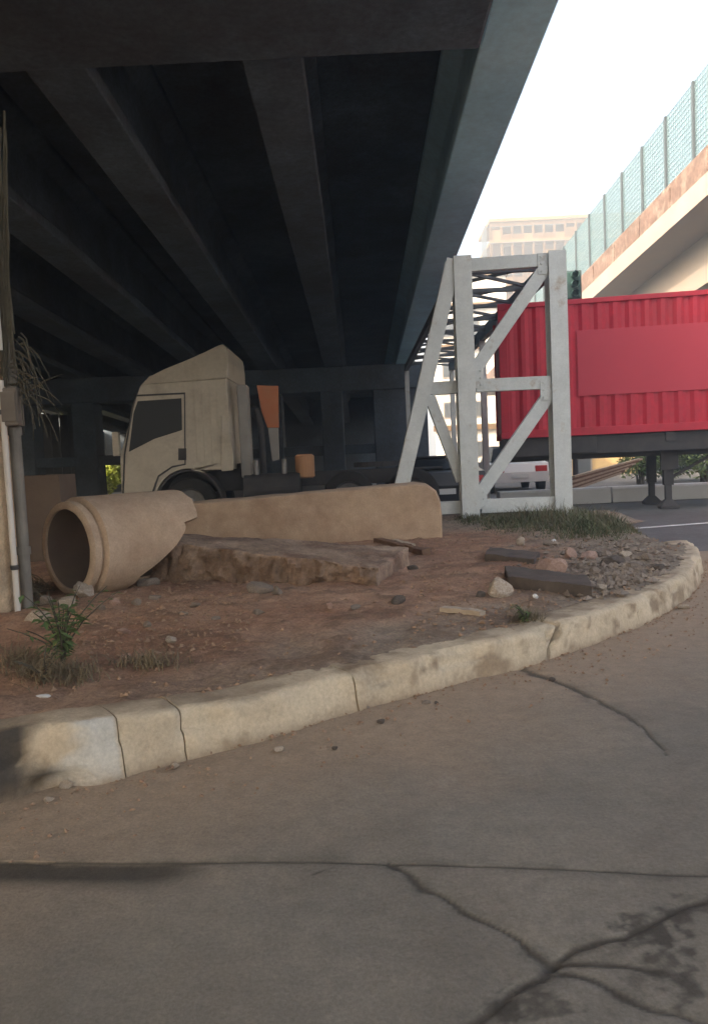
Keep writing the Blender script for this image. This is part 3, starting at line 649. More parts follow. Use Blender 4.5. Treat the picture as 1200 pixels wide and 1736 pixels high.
# ================================================================== cream tractor truck under the flyover
TY = 14.8; tx0 = P(204, 800, TY).x; k88 = F / TY
trk = thing('tractor_truck', 'cream white tractor truck with tall roof deflector parked under flyover', 'truck', (tx0 + 2, TY + 1.2, 0))
def TP(x, y):                                 # pixel -> (x, z) on the cab's near side
    p = P(x, y, TY); return (p.x, p.z)
WT = 2.45
arch = [TP(318, 848)[0], TP(318, 848)[1]]; ar = 0.66
axx, azz = arch[0] + 0.03, 0.52
def arcpts(a0, a1, n, r): return [(axx + r * math.cos(R(a0 + (a1 - a0) * i / n)), azz + r * math.sin(R(a0 + (a1 - a0) * i / n))) for i in range(n + 1)]
cabp = [TP(206, 846), TP(203, 800), TP(203, 768), TP(209, 752), TP(222, 700), TP(236, 655), TP(240, 650), TP(383, 640), TP(389, 700), TP(394, 780), TP(394, 795), TP(360, 797), TP(330, 797)]
cabp += arcpts(62, 176, 14, ar)
def cab_mesh(poly, y0, y1, inset=0.06):
    m = MB(); n = len(poly); vs = []
    cx_ = sum(p[0] for p in poly) / n; cz_ = sum(p[1] for p in poly) / n
    for yy, sc in ((y0, 0.985), (y0 + 0.05, 1.0), (y1 - 0.05, 1.0), (y1, 0.985)):
        vs += [(cx_ + (p - cx_) * sc, yy, cz_ + (q - cz_) * sc) for p, q in poly]
    fs = [(i*n+j, i*n+(j+1) % n, (i+1)*n+(j+1) % n, (i+1)*n+j) for i in range(3) for j in range(n)] + [tuple(range(n)), tuple(3*n + j for j in range(n))[::-1]]
    return m.add(vs, fs)
part('cab', cab_mesh(cabp, TY, TY + WT), 'cab_paint', trk, bevel=0.02)
defl = [TP(238, 652), TP(250, 638), TP(275, 625), TP(310, 610), TP(345, 594), TP(366, 583), TP(375, 580), TP(382, 588), TP(385, 610), TP(385, 640)]
def taper_mesh(poly, y0, y1, zlo, zhi, tp):
    m = cab_mesh(poly, y0, y1); ym = (y0 + y1) / 2
    m.v = [(x, ym + (y - ym) * (1 - tp * max(0, min(1, (z - zlo) / (zhi - zlo)))), z) for x, y, z in m.v]; return m
part('roof_deflector', taper_mesh(defl, TY + 0.02, TY + WT - 0.02, 2.8, 3.7, 0.16), 'cab_paint', trk, bevel=0.02)
def sidepanel(pts, y, t, mb=None): return MB().extr([TP(*p) for p in pts], y - t, y, 'y')
part('door_gap', sidepanel([(210, 771), (223, 692), (230, 669), (314, 665), (315, 788), (292, 793), (270, 808), (259, 841), (207, 845)], TY, 0.006), 'dark_steel', trk)
dr = part('door', sidepanel([(213, 770), (226, 694), (232, 672), (312, 668), (313, 786), (292, 790), (268, 806), (256, 838), (210, 842)], TY, 0.012), 'cab_paint', trk, bevel=0.006)
part('side_window', sidepanel([(219, 766), (227, 700), (234, 680), (308, 675), (309, 729), (262, 744)], TY - 0.013, 0.008), 'cab_glass', dr, bevel=0.003)
part('handle', sidepanel([(303, 760), (316, 760), (316, 780), (303, 780)], TY - 0.013, 0.02), 'dark_steel', dr)
part('windscreen', MB().beam((TP(208, 750)[0] - 0.012, TY + WT/2, TP(208, 750)[1]), (TP(233, 662)[0] - 0.012, TY + WT/2, TP(233, 662)[1]), 0.02, WT - 0.25), 'cab_glass', trk)
part('rear_skirt', sidepanel([(376, 705), (384, 705), (396, 775), (396, 797), (376, 799)], TY - 0.002, 0.03), 'cab_paint', trk, bevel=0.01)
part('bumper', MB().box((tx0 - 0.08, TY + 0.02, 0.35), (tx0 + 0.62, TY + WT - 0.02, 0.69)), 'cab_paint', trk, bevel=0.04)
part('headlight', MB().box((tx0 - 0.10, TY + 0.1, 0.48), (tx0 - 0.06, TY + 0.55, 0.66)), 'white_wall', trk, bevel=0.02)
part('headlight', MB().box((tx0 - 0.10, TY + WT - 0.55, 0.48), (tx0 - 0.06, TY + WT - 0.1, 0.66)), 'white_wall', trk, bevel=0.02)
mp = TP(204, 764)
part('mirror', MB().box((mp[0] - 0.1, TY - 0.16, mp[1] - 0.1), (mp[0] + 0.03, TY - 0.03, mp[1] + 0.36)), 'cab_paint', trk, bevel=0.02)
part('mudguard', MB().add([(axx + r_ * math.cos(R(a)), y, azz + r_ * math.sin(R(a))) for a in range(0, 181, 12) for r_ in (ar - 0.015, ar - 0.055) for y in (TY + 0.03, TY + 0.5)],
     [f for i in range(15) for f in ((4*i, 4*i+4, 4*i+5, 4*i+1), (4*i+2, 4*i+3, 4*i+7, 4*i+6), (4*i, 4*i+2, 4*i+6, 4*i+4), (4*i+1, 4*i+5, 4*i+7, 4*i+3))]), 'dark_steel', trk)
for y in (TY + 0.2, TY + WT - 0.2): wheel((axx, y, 0.5), (0, 1, 0), 0.5, 0.3, trk)
for dx in (3.1, 4.35):
    for y in (TY + 0.3, TY + WT - 0.3): wheel((axx + dx, y, 0.5), (0, 1, 0), 0.5, 0.55, trk)
for y in (TY + 0.75, TY + WT - 0.9): part('chassis_rail', MB().box((axx - 0.9, y, 0.72), (axx + 5.0, y + 0.15, 1.0)), 'dark_steel', trk)
part('cab_underside', MB().box((axx - 0.6, TY + 0.55, 0.7), (axx + 1.0, TY + WT - 0.55, 1.24)), 'dark_steel', trk)
part('fifth_wheel', MB().cyl((axx + 3.7, TY + WT/2, 1.05), (0, 0, 1), 0.5, 0.5, 0.1), 'dark_steel', trk)
part('fuel_tank', MB().cyl((axx + 1.05, TY + 0.36, 0.72), (1, 0, 0), 0.3, 0.3, 1.1, 28), 'dark_steel', trk, smooth=False)
lm = TP(268, 837); part('marker_lamp', MB().box((lm[0] - .05, TY - .03, lm[1] - .05), (lm[0] + .05, TY - .012, lm[1] + .04)), 'white_wall', trk, bevel=.01)
for x_ in (332, 345, 358, 370): part('pressing', MB().beam((TP(x_ - 4, 660)[0], TY - .004, TP(x_, 660)[1]), (TP(x_ + 2, 790)[0], TY - .004, TP(x_, 788)[1]), .02, .012), 'cab_paint', trk)
part('step', MB().box((TP(210, 840)[0], TY - .05, .42), (TP(258, 840)[0], TY + .3, .47)), 'dark_steel', trk)
a0 = TP(397, 650); a1 = TP(424, 822)
part('intake_stack', MB().box((a0[0], TY + 0.25, 0.95), (a1[0], TY + 0.65, a0[1])), 'grey_paint', trk, bevel=0.03)
part('exhaust', MB().tube([(TP(433, 640)[0], TY + 0.5, 0.9), (TP(433, 640)[0], TY + 0.5, 1.9), (TP(427, 640)[0], TY + 0.5, TP(430, 690)[1])], 0.06, 12), 'dark_steel', trk)
hd = part('head_board', MB().extr([TP(427, 647), TP(465, 648), TP(466, 722), TP(446, 722), TP(436, 695)], TY + 0.7, TY + 0.76), 'sunlit_orange', trk); hd['label'] = 'board behind the cab coloured orange as if sunlit'
part('board_stay', MB().extr([TP(447, 723), TP(465, 723), TP(467, 778), TP(455, 782)], TY + 0.7, TY + 0.75), 'grey_paint', trk)
b0 = TP(498, 812); b1 = TP(531, 769)
tk = part('air_tank', MB().tube([((b0[0]+b1[0])/2, TY + 0.4, z) for z in (b0[1], b0[1]+0.03, b1[1]-0.03, b1[1])], [0.15, 0.19, 0.19, 0.15], 20), 'tan_orange', trk, smooth=False); tk['label'] = 'orange drum tank on the chassis'
for dx in (2.2, 2.75): part('valve', MB().cyl((axx + dx - 0.9, TY + 0.2, 1.0), (0, 0, 1), 0.05, 0.05, 0.28), 'rim_steel', trk)

# ================================================================== cars and other things beyond
def car(name, label, x, y, rz_, paint, L=4.3, W=1.72, Hc=1.42):
    t = thing(name, label, 'car', (x, y, 0)); t.rotation_euler = (0, 0, rz_); WORLD[t.name] = Matrix.Identity(4)
    def put(nm, m, mat, p=t, **kw):
        o_ = link(nm, m.mesh(nm), mat, None, **kw); o_.parent = p; return o_
    side = [(-L/2, 0.32), (-L/2 - 0.03, 0.62), (-L/2 + 0.05, 0.88), (-L*0.26, 0.96), (L*0.20, 0.93), (L/2 - 0.25, 0.80), (L/2 - 0.02, 0.6), (L/2, 0.3)]
    m = MB(); n = len(side); vs = []
    for yy, s, dz in ((-W/2 + 0.02, 0.97, 0), (-W/2, 1, 0), (W/2, 1, 0), (W/2 - 0.02, 0.97, 0)): vs += [(a * s, yy, b) for a, b in side]
    put('body', m.add(vs, [(i*n+j, i*n+(j+1) % n, (i+1)*n+(j+1) % n, (i+1)*n+j) for i in range(3) for j in range(n)] + [tuple(range(n)), tuple(3*n+j for j in range(n))[::-1]]), paint, bevel=0.05)
    cabn = [(-L*0.40, 0.93), (-L*0.30, Hc - 0.06), (-L*0.22, Hc), (L*0.04, Hc), (L*0.10, Hc - 0.05), (L*0.24, 0.92)]
    def gh(ins, ex=0.0):
        n = len(cabn); vs = []
        for sgn in (-1, 1): vs += [(a * (1 + ex), sgn * (W/2 - 0.08 - ins - 0.16 * (b - 0.92) / 0.5), b + ex) for a, b in cabn]
        return MB().add(vs, [(j, (j+1) % n, n+(j+1) % n, n+j) for j in range(n)] + [tuple(range(n)), tuple(n+j for j in range(n))[::-1]])
    put('greenhouse', gh(0.0), 'cab_glass', bevel=0.03)
    put('roof', MB().box((-L*0.27, -W/2 + 0.24, Hc - 0.03), (L*0.06, W/2 - 0.24, Hc + 0.015)), paint, bevel=0.02)
    for sgn in (-1, 1):
        put('tail_light', MB().box((-L/2 - 0.04, sgn * W/2 - (0.4 if sgn > 0 else -0.05), 0.62), (-L/2 + 0.03, sgn * W/2 + (-0.05 if sgn > 0 else 0.4), 0.80)), 'tail_lamp', bevel=0.02)
        put('headlight', MB().box((L/2 - 0.14, sgn * W/2 - (0.4 if sgn > 0 else -0.05), 0.55), (L/2 - 0.0, sgn * W/2 + (-0.05 if sgn > 0 else 0.4), 0.70)), 'white_wall', bevel=0.02)
        for xx in (-L*0.30, L*0.31):
            mw = MB().cyl((xx, sgn * (W/2 - 0.19), 0.31), (0, sgn, 0), 0.31, 0.31, 0.2, 24); wo = put('wheel', mw, 'rubber')
            put('rim', MB().cyl((xx, sgn * (W/2 + 0.005), 0.31), (0, sgn, 0), 0.19, 0.17, 0.012, 16), 'rim_steel', wo)
    put('number_plate', MB().box((-L/2 - 0.045, -0.26, 0.45), (-L/2 - 0.031, 0.26, 0.56)), 'white_wall')
    return t
car('parked_car', 'black sedan parked nose away behind the white steel frame', 1.62, 17.2, R(90), 'car_black', Hc=1.2)
car('parked_car', 'white car with red lights parked behind the white barrier', 4.85, 25.0, R(88), 'car_white')
br = thing('barrier_wall', 'low white painted concrete barrier behind the trailer', 'barrier', (8, 17.7, 0))
xb0 = P(838, 850, 17.7).x
for k in range(6):
    xx = xb0 + k * 2.5
    part('barrier_block', MB().extr([(17.0, 0), (17.4, 0), (17.38, 0.30), (17.35, 0.35), (17.05, 0.35), (17.02, 0.30)], xx, xx + 2.47, 'x'), 'white_wall', br, bevel=0.015)
for k in range(7):                            # scrap timber leaning on the barrier
    p = P(948 + k * 4, 838 - k * 5, 19.0 + 0.05 * k); q = P(1050 + k * 6, 802 - k * 4, 19.6 + 0.05 * k)
    p.z = max(p.z, 0.12)
    t = link('plank', MB().beam(p, q, 0.05, 0.16).mesh('plank'), 'wood_old' if k % 2 else 'wood_pale'); tag(t, 'weathered plank in the slanting timber pile behind the white barrier', 'plank', 'timber pile behind the barrier')
sg = thing('traffic_signal', 'dark green signal head on a pole rising behind the container', 'traffic signal', (*P(970, 482, 20).xy, 0))
c = P(970, 484, 20)
part('pole', MB().cyl((c.x, c.y + 0.15, 0), (0, 0, 1), 0.07, 0.06, c.z + 0.2, 14), 'dark_steel', sg, smooth=False)
hd = part('signal_head', MB().box((c.x - 0.19, c.y - 0.15, c.z - 0.36), (c.x + 0.19, c.y + 0.08, c.z + 0.34)), 'signal_green', sg, bevel=0.04)
part('backing_plate', MB().box((c.x - 0.26, c.y + 0.082, c.z - 0.42), (c.x + 0.26, c.y + 0.10, c.z + 0.40)), 'dark_steel', hd)
for k in range(3):
    part('visor', MB().tube([(c.x, c.y - 0.15, c.z - 0.23 + 0.23*k), (c.x, c.y - 0.33, c.z - 0.24 + 0.23*k)], 0.09, 14, caps=False), 'signal_green', hd)

# ---- foliage
def leaf_mesh(name, centre, rad, n, size, mat, parent=None, shape=(1, 1, 1), seed=1, low=-0.4):
    rg = random.Random(seed); vs, fs = [], []
    clumps = [(Vector((rg.gauss(0, .45) * shape[0], rg.gauss(0, .45) * shape[1], rg.uniform(low, .8) * shape[2])) * rad, rg.uniform(.25, .5) * rad) for _ in range(26)]
    for i in range(n):
        c_, r_ = rg.choice(clumps); d = Vector((rg.gauss(0, 1), rg.gauss(0, 1), rg.gauss(0, 1))).normalized() * r_ * rg.random() ** 0.4
        p = Vector(centre) + c_ + d; a = Vector((rg.gauss(0, 1), rg.gauss(0, 1), rg.gauss(0, .6))).normalized(); b_ = a.cross(Vector((rg.gauss(0, 1), rg.gauss(0, 1), rg.gauss(0, 1)))).normalized()
        s = size * rg.uniform(.6, 1.3); o_ = len(vs)
        vs += [p - a * s, p + b_ * s * .4, p + a * s, p - b_ * s * .4]; fs.append((o_, o_+1, o_+2, o_+3))
    me = bpy.data.meshes.new(name); me.from_pydata([tuple(v) for v in vs], [], fs); return link(name, me, mat, parent)
def bush(name, label, base, hgt, rad, n, size, mat, seed, group=None):
    t = thing(name, label, 'bush', base, group); b = Vector(base); rg = random.Random(seed); m = MB()
    for k in range(6):
        e_ = b + Vector((rg.uniform(-.5, .5) * rad, rg.uniform(-.5, .5) * rad, hgt * rg.uniform(.5, .8)))
        m.tube([b + Vector((rg.uniform(-.1, .1), rg.uniform(-.1, .1), -0.05)), b.lerp(e_, .5) + Vector((0, 0, .1)), e_], [0.04, 0.03, 0.012], 6)
    part('stem', m, 'vine', t)
    leaf_mesh('foliage', b + Vector((0, 0, hgt * .5)), 1.0, n, size, mat, t, (rad, rad, hgt * .55), seed)
    return t
pb = P(192, 828, 37.6)
bush('leafy_bush', 'bright yellow green sunlit bush in the gap beyond the cab', (pb.x - 0.2, 37.6, 0), 1.5, 1.3, 3500, 0.10, 'leaf_bright', 3)
for i, (x, y) in enumerate(((1085, 25.0), (1135, 26.0), (1190, 24.5), (1250, 25.5))):
    q = P(x, 830, y); bush('roadside_shrub', 'dark green shrub growing behind the white barrier', (q.x, y, 0), 1.7 - .2 * (i % 2), 0.9, 2500, 0.08, 'leaf', 20 + i, 'shrubs behind the barrier')

# ================================================================== things on the earth island
# ---- concrete drain pipe with a broken end
pb0 = on_soil(168, 1003); dirp = Vector((math.sin(R(38)), math.cos(R(38)), 0)); RO = 0.425
cpx = P(112, 912, pb0.y - 0.05)
pipe = thing('drain_pipe', 'short tan concrete drain pipe with spigot mouth and broken far end', 'pipe', (cpx.x, cpx.y, hz(cpx.x, cpx.y)))
def pipe_mesh():
    n = 72; up = Vector((0, 0, 1)); sd_ = dirp.cross(up); c0 = Vector((cpx.x, cpx.y, 0.17 + RO - 0.02)); vs, fs = [], []
    outer = [(0.0, 0.332), (-0.004, 0.35), (0.0, 0.378), (0.014, 0.392), (0.07, 0.394), (0.082, 0.382), (0.088, 0.372), (0.098, 0.372), (0.104, 0.40), (0.118, 0.425)]
    rows = []
    def L_of(a):                              # a measured from the crown; positive towards the camera side
        s = 1.06 + 0.06 * math.cos(a)
        t = (a + math.pi) % (2 * math.pi) - math.pi
        if t > 1.18: s = 1.06 - 0.50 * sst(np.array(t), 1.18, 2.6) - 0.14
        s += 0.03 * noise.noise(Vector((math.cos(a) * 4, math.sin(a) * 4, 0)))
        return float(s)
    ang_ = [2 * math.pi * k / n for k in range(n)]
    def ring(fs_, fr_): return [c0 + dirp * fs_(a) + (up * math.cos(a) + sd_ * math.sin(a)) * fr_(a) for a in ang_]
    R_ = []
    R_.append(ring(lambda a: L_of(a), lambda a: 0.335))
    for k in range(6, -1, -1): R_.append(ring(lambda a, k=k: 0.02 + (L_of(a) - 0.02) * k / 7, lambda a: 0.33))
    for s, r in outer: R_.append(ring(lambda a, s=s: s, lambda a, r=r: r + 0.003 * noise.noise(Vector((math.cos(a)*5, math.sin(a)*5, s*9)))))
    for k in range(1, 15): R_.append(ring(lambda a, k=k: 0.115 + (L_of(a) - 0.115) * k / 14, lambda a, k=k: RO + 0.004 * noise.noise(Vector((math.cos(a)*3, math.sin(a)*3, k*.35)))))
    R_.append(ring(lambda a: L_of(a) + 0.012, lambda a: 0.38))
    for r in R_: vs += r
    m = len(R_)
    fs = [(i*n+k, i*n+(k+1) % n, ((i+1) % m)*n+(k+1) % n, ((i+1) % m)*n+k) for i in range(m) for k in range(n)]
    nb_ = 8
    return MB().add(vs, [f_ for f_ in fs if not max(f_) < n * nb_]), MB().add(vs[:n * nb_], [f_ for f_ in fs if max(f_) < n * nb_])
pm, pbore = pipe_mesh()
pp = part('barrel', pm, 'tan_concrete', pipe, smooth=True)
part('bore', pbore, 'pipe_inside', pipe, smooth=True)['label'] = 'grimy inside of the pipe, darkened for shade'
es = pp.modifiers.new('split', 'EDGE_SPLIT'); es.split_angle = R(38)

# ---- rough concrete blocks from eight corners
def rough_block(name, corners, nx_, ny_, nz_, amp, sc, mat, label, cat, front=0.0, seed=0.0, chip=0.0):
    c = [Vector(q) for q in corners]          # order: front-left-bottom, flt, frb, frt, back the same
    b = bmesh.new(); vm = {}
    def pt(u, v, wv):
        f = (c[0].lerp(c[2], u)).lerp(c[1].lerp(c[3], u), wv); k = (c[4].lerp(c[6], u)).lerp(c[5].lerp(c[7], u), wv); return f.lerp(k, v)
    def V(i, j, k):
        if (i, j, k) not in vm:
            p = pt(i/nx_, j/ny_, k/nz_); ed = ((i in (0, nx_)) + (j in (0, ny_)) + (k in (0, nz_)))
            n_ = noise.noise_vector(p * sc + Vector((seed, 0, 0))); n2_ = noise.noise_vector(p * sc * 4.1)
            p = p + Vector(n_) * amp + Vector(n2_) * amp * 0.4
            if ed > 1: p = p.lerp(pt(.5 * .15 + .85 * i/nx_, .5 * .15 + .85 * j/ny_, .5 * .15 + .85 * k/nz_), chip * (0.5 + 0.5 * noise.noise(p * sc * 2)) )
            vm[(i, j, k)] = b.verts.new(p)
        return vm[(i, j, k)]
    wl_ = b.verts.layers.float_color.new('wear_shade')
    for i in range(nx_):
        for j in range(ny_):
            for k in (0, nz_): b.faces.new((V(i,j,k), V(i+1,j,k), V(i+1,j+1,k), V(i,j+1,k)))
    for i in range(nx_):
        for k in range(nz_):
            for j in (0, ny_): b.faces.new((V(i,j,k), V(i+1,j,k), V(i+1,j,k+1), V(i,j,k+1)))
    for j in range(ny_):
        for k in range(nz_):
            for i in (0, nx_): b.faces.new((V(i,j,k), V(i,j+1,k), V(i,j+1,k+1), V(i,j,k+1)))
    for (i, j, k), v in vm.items():           # caked soil and painted shade on the broken front face
        g_ = noise.noise(v.co * 5 + Vector((3, 0, 0))); q_ = 0.0
        if j == 0 and k < nz_: q_ = max(0, min(1, 0.75 + 0.9 * g_))
        if j == 0 and front and 0 < k < nz_: v.co += Vector((0, 1, 0)) * front * (noise.fractal(v.co * 7, .8, 2, 4) - 0.2 * math.sin(k / nz_ * 3.14)) 
        v[wl_] = (q_, 0, 0, 1)
    bmesh.ops.recalc_face_normals(b, faces=b.faces)
    me = bpy.data.meshes.new(name); b.to_mesh(me); b.free(); o_ = link(name, me, mat, smooth=True)
    o_.modifiers.new('split', 'EDGE_SPLIT').split_angle = R(50)
    return tag(o_, label, cat)
# long block (behind)
YL = 9.6
def longblock():
    pts = [P(225, 930, YL), P(225, 863, YL), P(305, 855, YL), P(420, 844, YL), P(560, 832, YL), P(680, 821, YL), P(705, 819, YL), P(725, 821, YL), P(740, 832, YL), P(747, 848, YL), P(750, 872, YL), P(751, 915, YL)]
    outl = [(p.x, p.z) for p in pts]; outl[0] = (outl[0][0], 0.10); outl[-1] = (outl[-1][0], 0.10)
    fine = []
    for a_, b_ in zip(outl, outl[1:] + outl[:1]):
        k = max(1, int(math.dist(a_, b_) / 0.08)); fine += [(a_[0] + (b_[0]-a_[0])*i/k, a_[1] + (b_[1]-a_[1])*i/k) for i in range(k)]
    ys = [YL, YL + 0.02, YL + 0.08, YL + 0.3, YL + 0.52, YL + 0.58, YL + 0.6]; ins_ = [0.022, 0.006, 0, 0, 0, 0.006, 0.022]
    cx_ = sum(p[0] for p in fine) / len(fine); cz_ = 0.45; n = len(fine); vs = []
    for y, s in zip(ys, ins_):
        for p, q in fine:
            d_ = Vector((p - cx_, q - cz_)); d_ = d_ - Vector((math.copysign(min(abs(d_.x), s), d_.x), math.copysign(min(abs(d_.y), s), d_.y)))
            f_ = 0.008 * fbm(p * 3, y * 3, q * 3); vs.append((cx_ + d_.x, y + f_, cz_ + d_.y + f_))
    fs = [(i*n+j, i*n+(j+1) % n, (i+1)*n+(j+1) % n, (i+1)*n+j) for i in range(len(ys)-1) for j in range(n)] + [tuple(range(n)), tuple((len(ys)-1)*n+j for j in range(n))[::-1]]
    return MB().add(vs, fs)
o = link('concrete_beam', longblock().mesh('concrete_beam'), 'tan_concrete'); tag(o, 'long smooth tan concrete beam with rounded end lying behind the broken slab', 'concrete beam')
# broken slab in front
f_l, f_r = G(248, 1004, 0.10), G(642, 1006, 0.10)
tl = P(268, 916, f_l.y); tr_ = P(638, 964, f_r.y)
b_l = G(285, 903, tl.z); b_r = G(694, 928, tr_.z + 0.03)
rough_block('broken_slab', [f_l, tl, f_r, tr_, (b_l.x, b_l.y, 0.08), b_l, (b_r.x, b_r.y, 0.08), b_r], 110, 30, 12, 0.022, 4.0, 'rubble_concrete',
            'thick broken concrete slab with crumbling front face lying on red earth', 'concrete slab', seed=2.0, chip=0.28, front=0.09)
# low block behind the pipe mouth
l0 = P(30, 806, 8.8); l1 = P(100, 804, 8.8)
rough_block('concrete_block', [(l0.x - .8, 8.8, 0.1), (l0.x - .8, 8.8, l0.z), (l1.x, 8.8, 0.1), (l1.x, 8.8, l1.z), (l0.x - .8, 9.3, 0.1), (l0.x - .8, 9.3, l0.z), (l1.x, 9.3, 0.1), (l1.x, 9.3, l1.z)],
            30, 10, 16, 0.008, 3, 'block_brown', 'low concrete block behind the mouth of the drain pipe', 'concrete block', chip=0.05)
def flat_piece(name, pix, thick, lift, mat, label, cat, rise=0.0):
    a_ = [on_soil(*p) for p in pix]           # front-left, front-right, back-right, back-left
    z0 = sum(p.z for p in a_) / 4
    zz = [z0 + lift, z0 + lift, z0 + lift + rise, z0 + lift + rise]
    bt = [Vector((p.x, p.y, z - 0.03)) for p, z in zip(a_, zz)]; tp = [Vector((p.x, p.y, z + thick)) for p, z in zip(a_, zz)]
    return rough_block(name, [bt[0], tp[0], bt[1], tp[1], bt[3], tp[3], bt[2], tp[2]], 40, 12, 5, 0.012, 6, mat, label, cat, seed=pix[0][0], chip=0.08)
flat_piece('fallen_slab', [(862, 994), (1006, 1012), (995, 990), (856, 972)], 0.07, 0.0, 'stone_dark', 'dark flat slab lying between the pale stone and the kerb', 'slab')
flat_piece('fallen_slab', [(822, 948), (905, 958), (915, 944), (830, 936)], 0.05, 0.0, 'stone_dark', 'dark flat slab lying below the grass beside the pink stone', 'slab')

# ---- stones
def stone_mesh(seed, sub=3, ang_=0.28):
    b = bmesh.new(); bmesh.ops.create_icosphere(b, subdivisions=sub, radius=1.0); rg = random.Random(seed)
    cuts = [(Vector((rg.gauss(0, 1), rg.gauss(0, 1), rg.gauss(0, 1))).normalized(), rg.uniform(.45, .8)) for _ in range(9)]
    for v in b.verts:
        p = v.co.copy()
        for nrm, d in cuts:
            e_ = p.dot(nrm) - d
            if e_ > 0: p -= nrm * e_ * 0.92
        p += Vector(noise.noise_vector(p * 2.5 + Vector((seed * 3.1, 0, 0)))) * 0.10; p += Vector(noise.noise_vector(p * 8)) * 0.03
        v.co = p
    me = bpy.data.meshes.new('stone'); b.to_mesh(me); b.free(); return me
def stone(px, py, wpx, hpx, mat, label, group=None, seed=None, name='stone', ground=None, cat='stone'):
    p = on_soil(px, py) if ground is None else G(px, py, ground); s = p.y / F
    me = stone_mesh(seed if seed is not None else int(px * 7 + py)); o_ = link(name, me, mat)
    rx_, rzz = wpx * s / 2 * 1.2, hpx * s / 2 * 1.25
    o_.scale = (rx_, (rx_ + rzz) / 2 * 0.95, rzz); o_.location = (p.x, p.y + rx_ * 0.4, p.z + rzz * 0.45); o_.rotation_euler = (0, 0, (px * 13 % 31) / 31 - .5)
    return tag(o_, label, cat, group)
stone(58, 1053, 40, 26, 'stone_pale', 'pale crumbly stone at the foot of the round column')
stone(78, 1027, 26, 20, 'stone_grey', 'grey stone between column foot and drain pipe')
stone(108, 1028, 36, 20, 'stone_pale', 'flat pale stone in front of the drain pipe mouth')
stone(136, 1012, 38, 30, 'stone_pale', 'squarish pale stone under the lip of the drain pipe')
stone(845, 1010, 48, 36, 'stone_pale', 'pale stone with a dark side beside the dark flat slab')
stone(940, 972, 50, 36, 'stone_pink', 'large pink stone in the rubble near the kerb')
stone(966, 948, 22, 22, 'stone_pink', 'small upright pink stone behind the large pink one')
stone(1000, 950, 30, 22, 'stone_pink', 'reddish stone in the rubble heap below the grass')
stone(1042, 960, 38, 20, 'stone_dark', 'dark stone at the edge of the rubble heap')
stone(437, 1006, 46, 24, 'stone_grey', 'round grey stone against the front of the broken slab')
stone(470, 1008, 24, 15, 'stone_grey', 'small stone beside the round one at the broken slab')
stone(250, 995, 34, 20, 'stone_grey', 'stone between the pipe and the broken slab')
stone(677, 1024, 24, 16, 'stone_dark', 'dark stone alone on the bare red earth')
stone(700, 966, 18, 9, 'stone_dark', 'small dark stone at the right end of the broken slab')
stone(815, 1013, 16, 12, 'stone_dark', 'small dark stone beside the pale stone')
stone(1118, 968, 26, 16, 'stone_dark', 'dark stone on the gravel by the kerb bend')
stone(290, 1088, 18, 12, 'stone_pale', 'small pale stone on the earth below the weed')
for i, (x, y) in enumerate(((170, 1034), (196, 1026), (232, 1024), (248, 1064), (208, 1075), (310, 1045), (366, 1052), (212, 1120), (262, 1018), (330, 1030), (560, 1030), (438, 1042), (603, 1033))):
    stone(x, y, 14 + (i * 7) % 10, 9 + (i * 5) % 6, ('stone_grey', 'stone_pink', 'stone_grey')[i % 3], 'small loose stone scattered on the red earth', 'loose stones on the earth')
for i, (x, y) in enumerate(((985, 965), (1010, 975), (1062, 945), (1075, 962), (1050, 985), (1020, 1000), (1080, 990), (1005, 940), (980, 990), (1095, 950), (930, 925), (885, 925))):
    stone(x, y, 16 + (i * 7) % 11, 11 + (i * 5) % 7, ('stone_grey', 'stone_grey', 'stone_pale')[i % 3], 'broken chunk in the rubble by the kerb bend', 'rubble chunks by the kerb bend')
for i, (x, y, s_, m_) in enumerate(((472, 1272, 17, 'stone_pale'), (568, 1268, 10, 'stone_dark'), (646, 1224, 14, 'stone_dark'), (722, 1192, 14, 'stone_grey'), (740, 1191, 10, 'stone_dark'), (82, 1357, 16, 'stone_pale'), (110, 1334, 24, 'stone_pale'), (296, 1300, 16, 'stone_pale'), (595, 1196, 12, 'stone_grey'), (620, 1199, 12, 'stone_grey'), (935, 1152, 12, 'stone_dark'), (1160, 1030, 18, 'stone_pale'))):
    stone(x, y + 3, s_, s_ * .6, m_, 'little stone lying on the concrete road by the kerb', 'little stones on the road', ground=0.0)
for x, y, a_, b_, lb_ in ((70, 1184, 24, 6, 'flat scrap of white litter at the kerb below the weeds'), (940, 921, 9, 8, 'bright white scrap of litter in the gravel below the grass'), (908, 1015, 10, 9, 'bright white scrap of litter beside the dark flat slab'), (565, 1134, 10, 4, 'tiny white scrap on the inner edge of the kerb')):
    stone(x, y, a_, b_, 'white_wall', lb_, name='litter_scrap', cat='litter')
# ---- sticks and timber
def stick(p, q, wd, th, mat, label):
    a_, b_ = on_soil(*p), on_soil(*q); a_.z += th * .5; b_.z += th * .5
    m = MB(); pts = [a_.lerp(b_, i/6) + Vector((0, 0, 0.012 * noise.noise(Vector((i * .9, p[0], 0))))) for i in range(7)]
    for u, v in zip(pts, pts[1:]): m.beam(u, v + (v - u) * .02, th, wd * (1 + .2 * noise.noise(u * 9)))
    return tag(link('timber_stick', m.mesh('timber_stick'), mat), label, 'stick')
stick((640, 920), (722, 941), 0.10, 0.06, 'wood_old', 'dark rotten timber lying at the end of the concrete beam')
stick((668, 921), (700, 930), 0.06, 0.05, 'wood_pale', 'short pale stick lying against the rotten timber')
stick((750, 1036), (818, 1043), 0.07, 0.03, 'wood_pale', 'pale flat stick lying on the earth near the kerb')
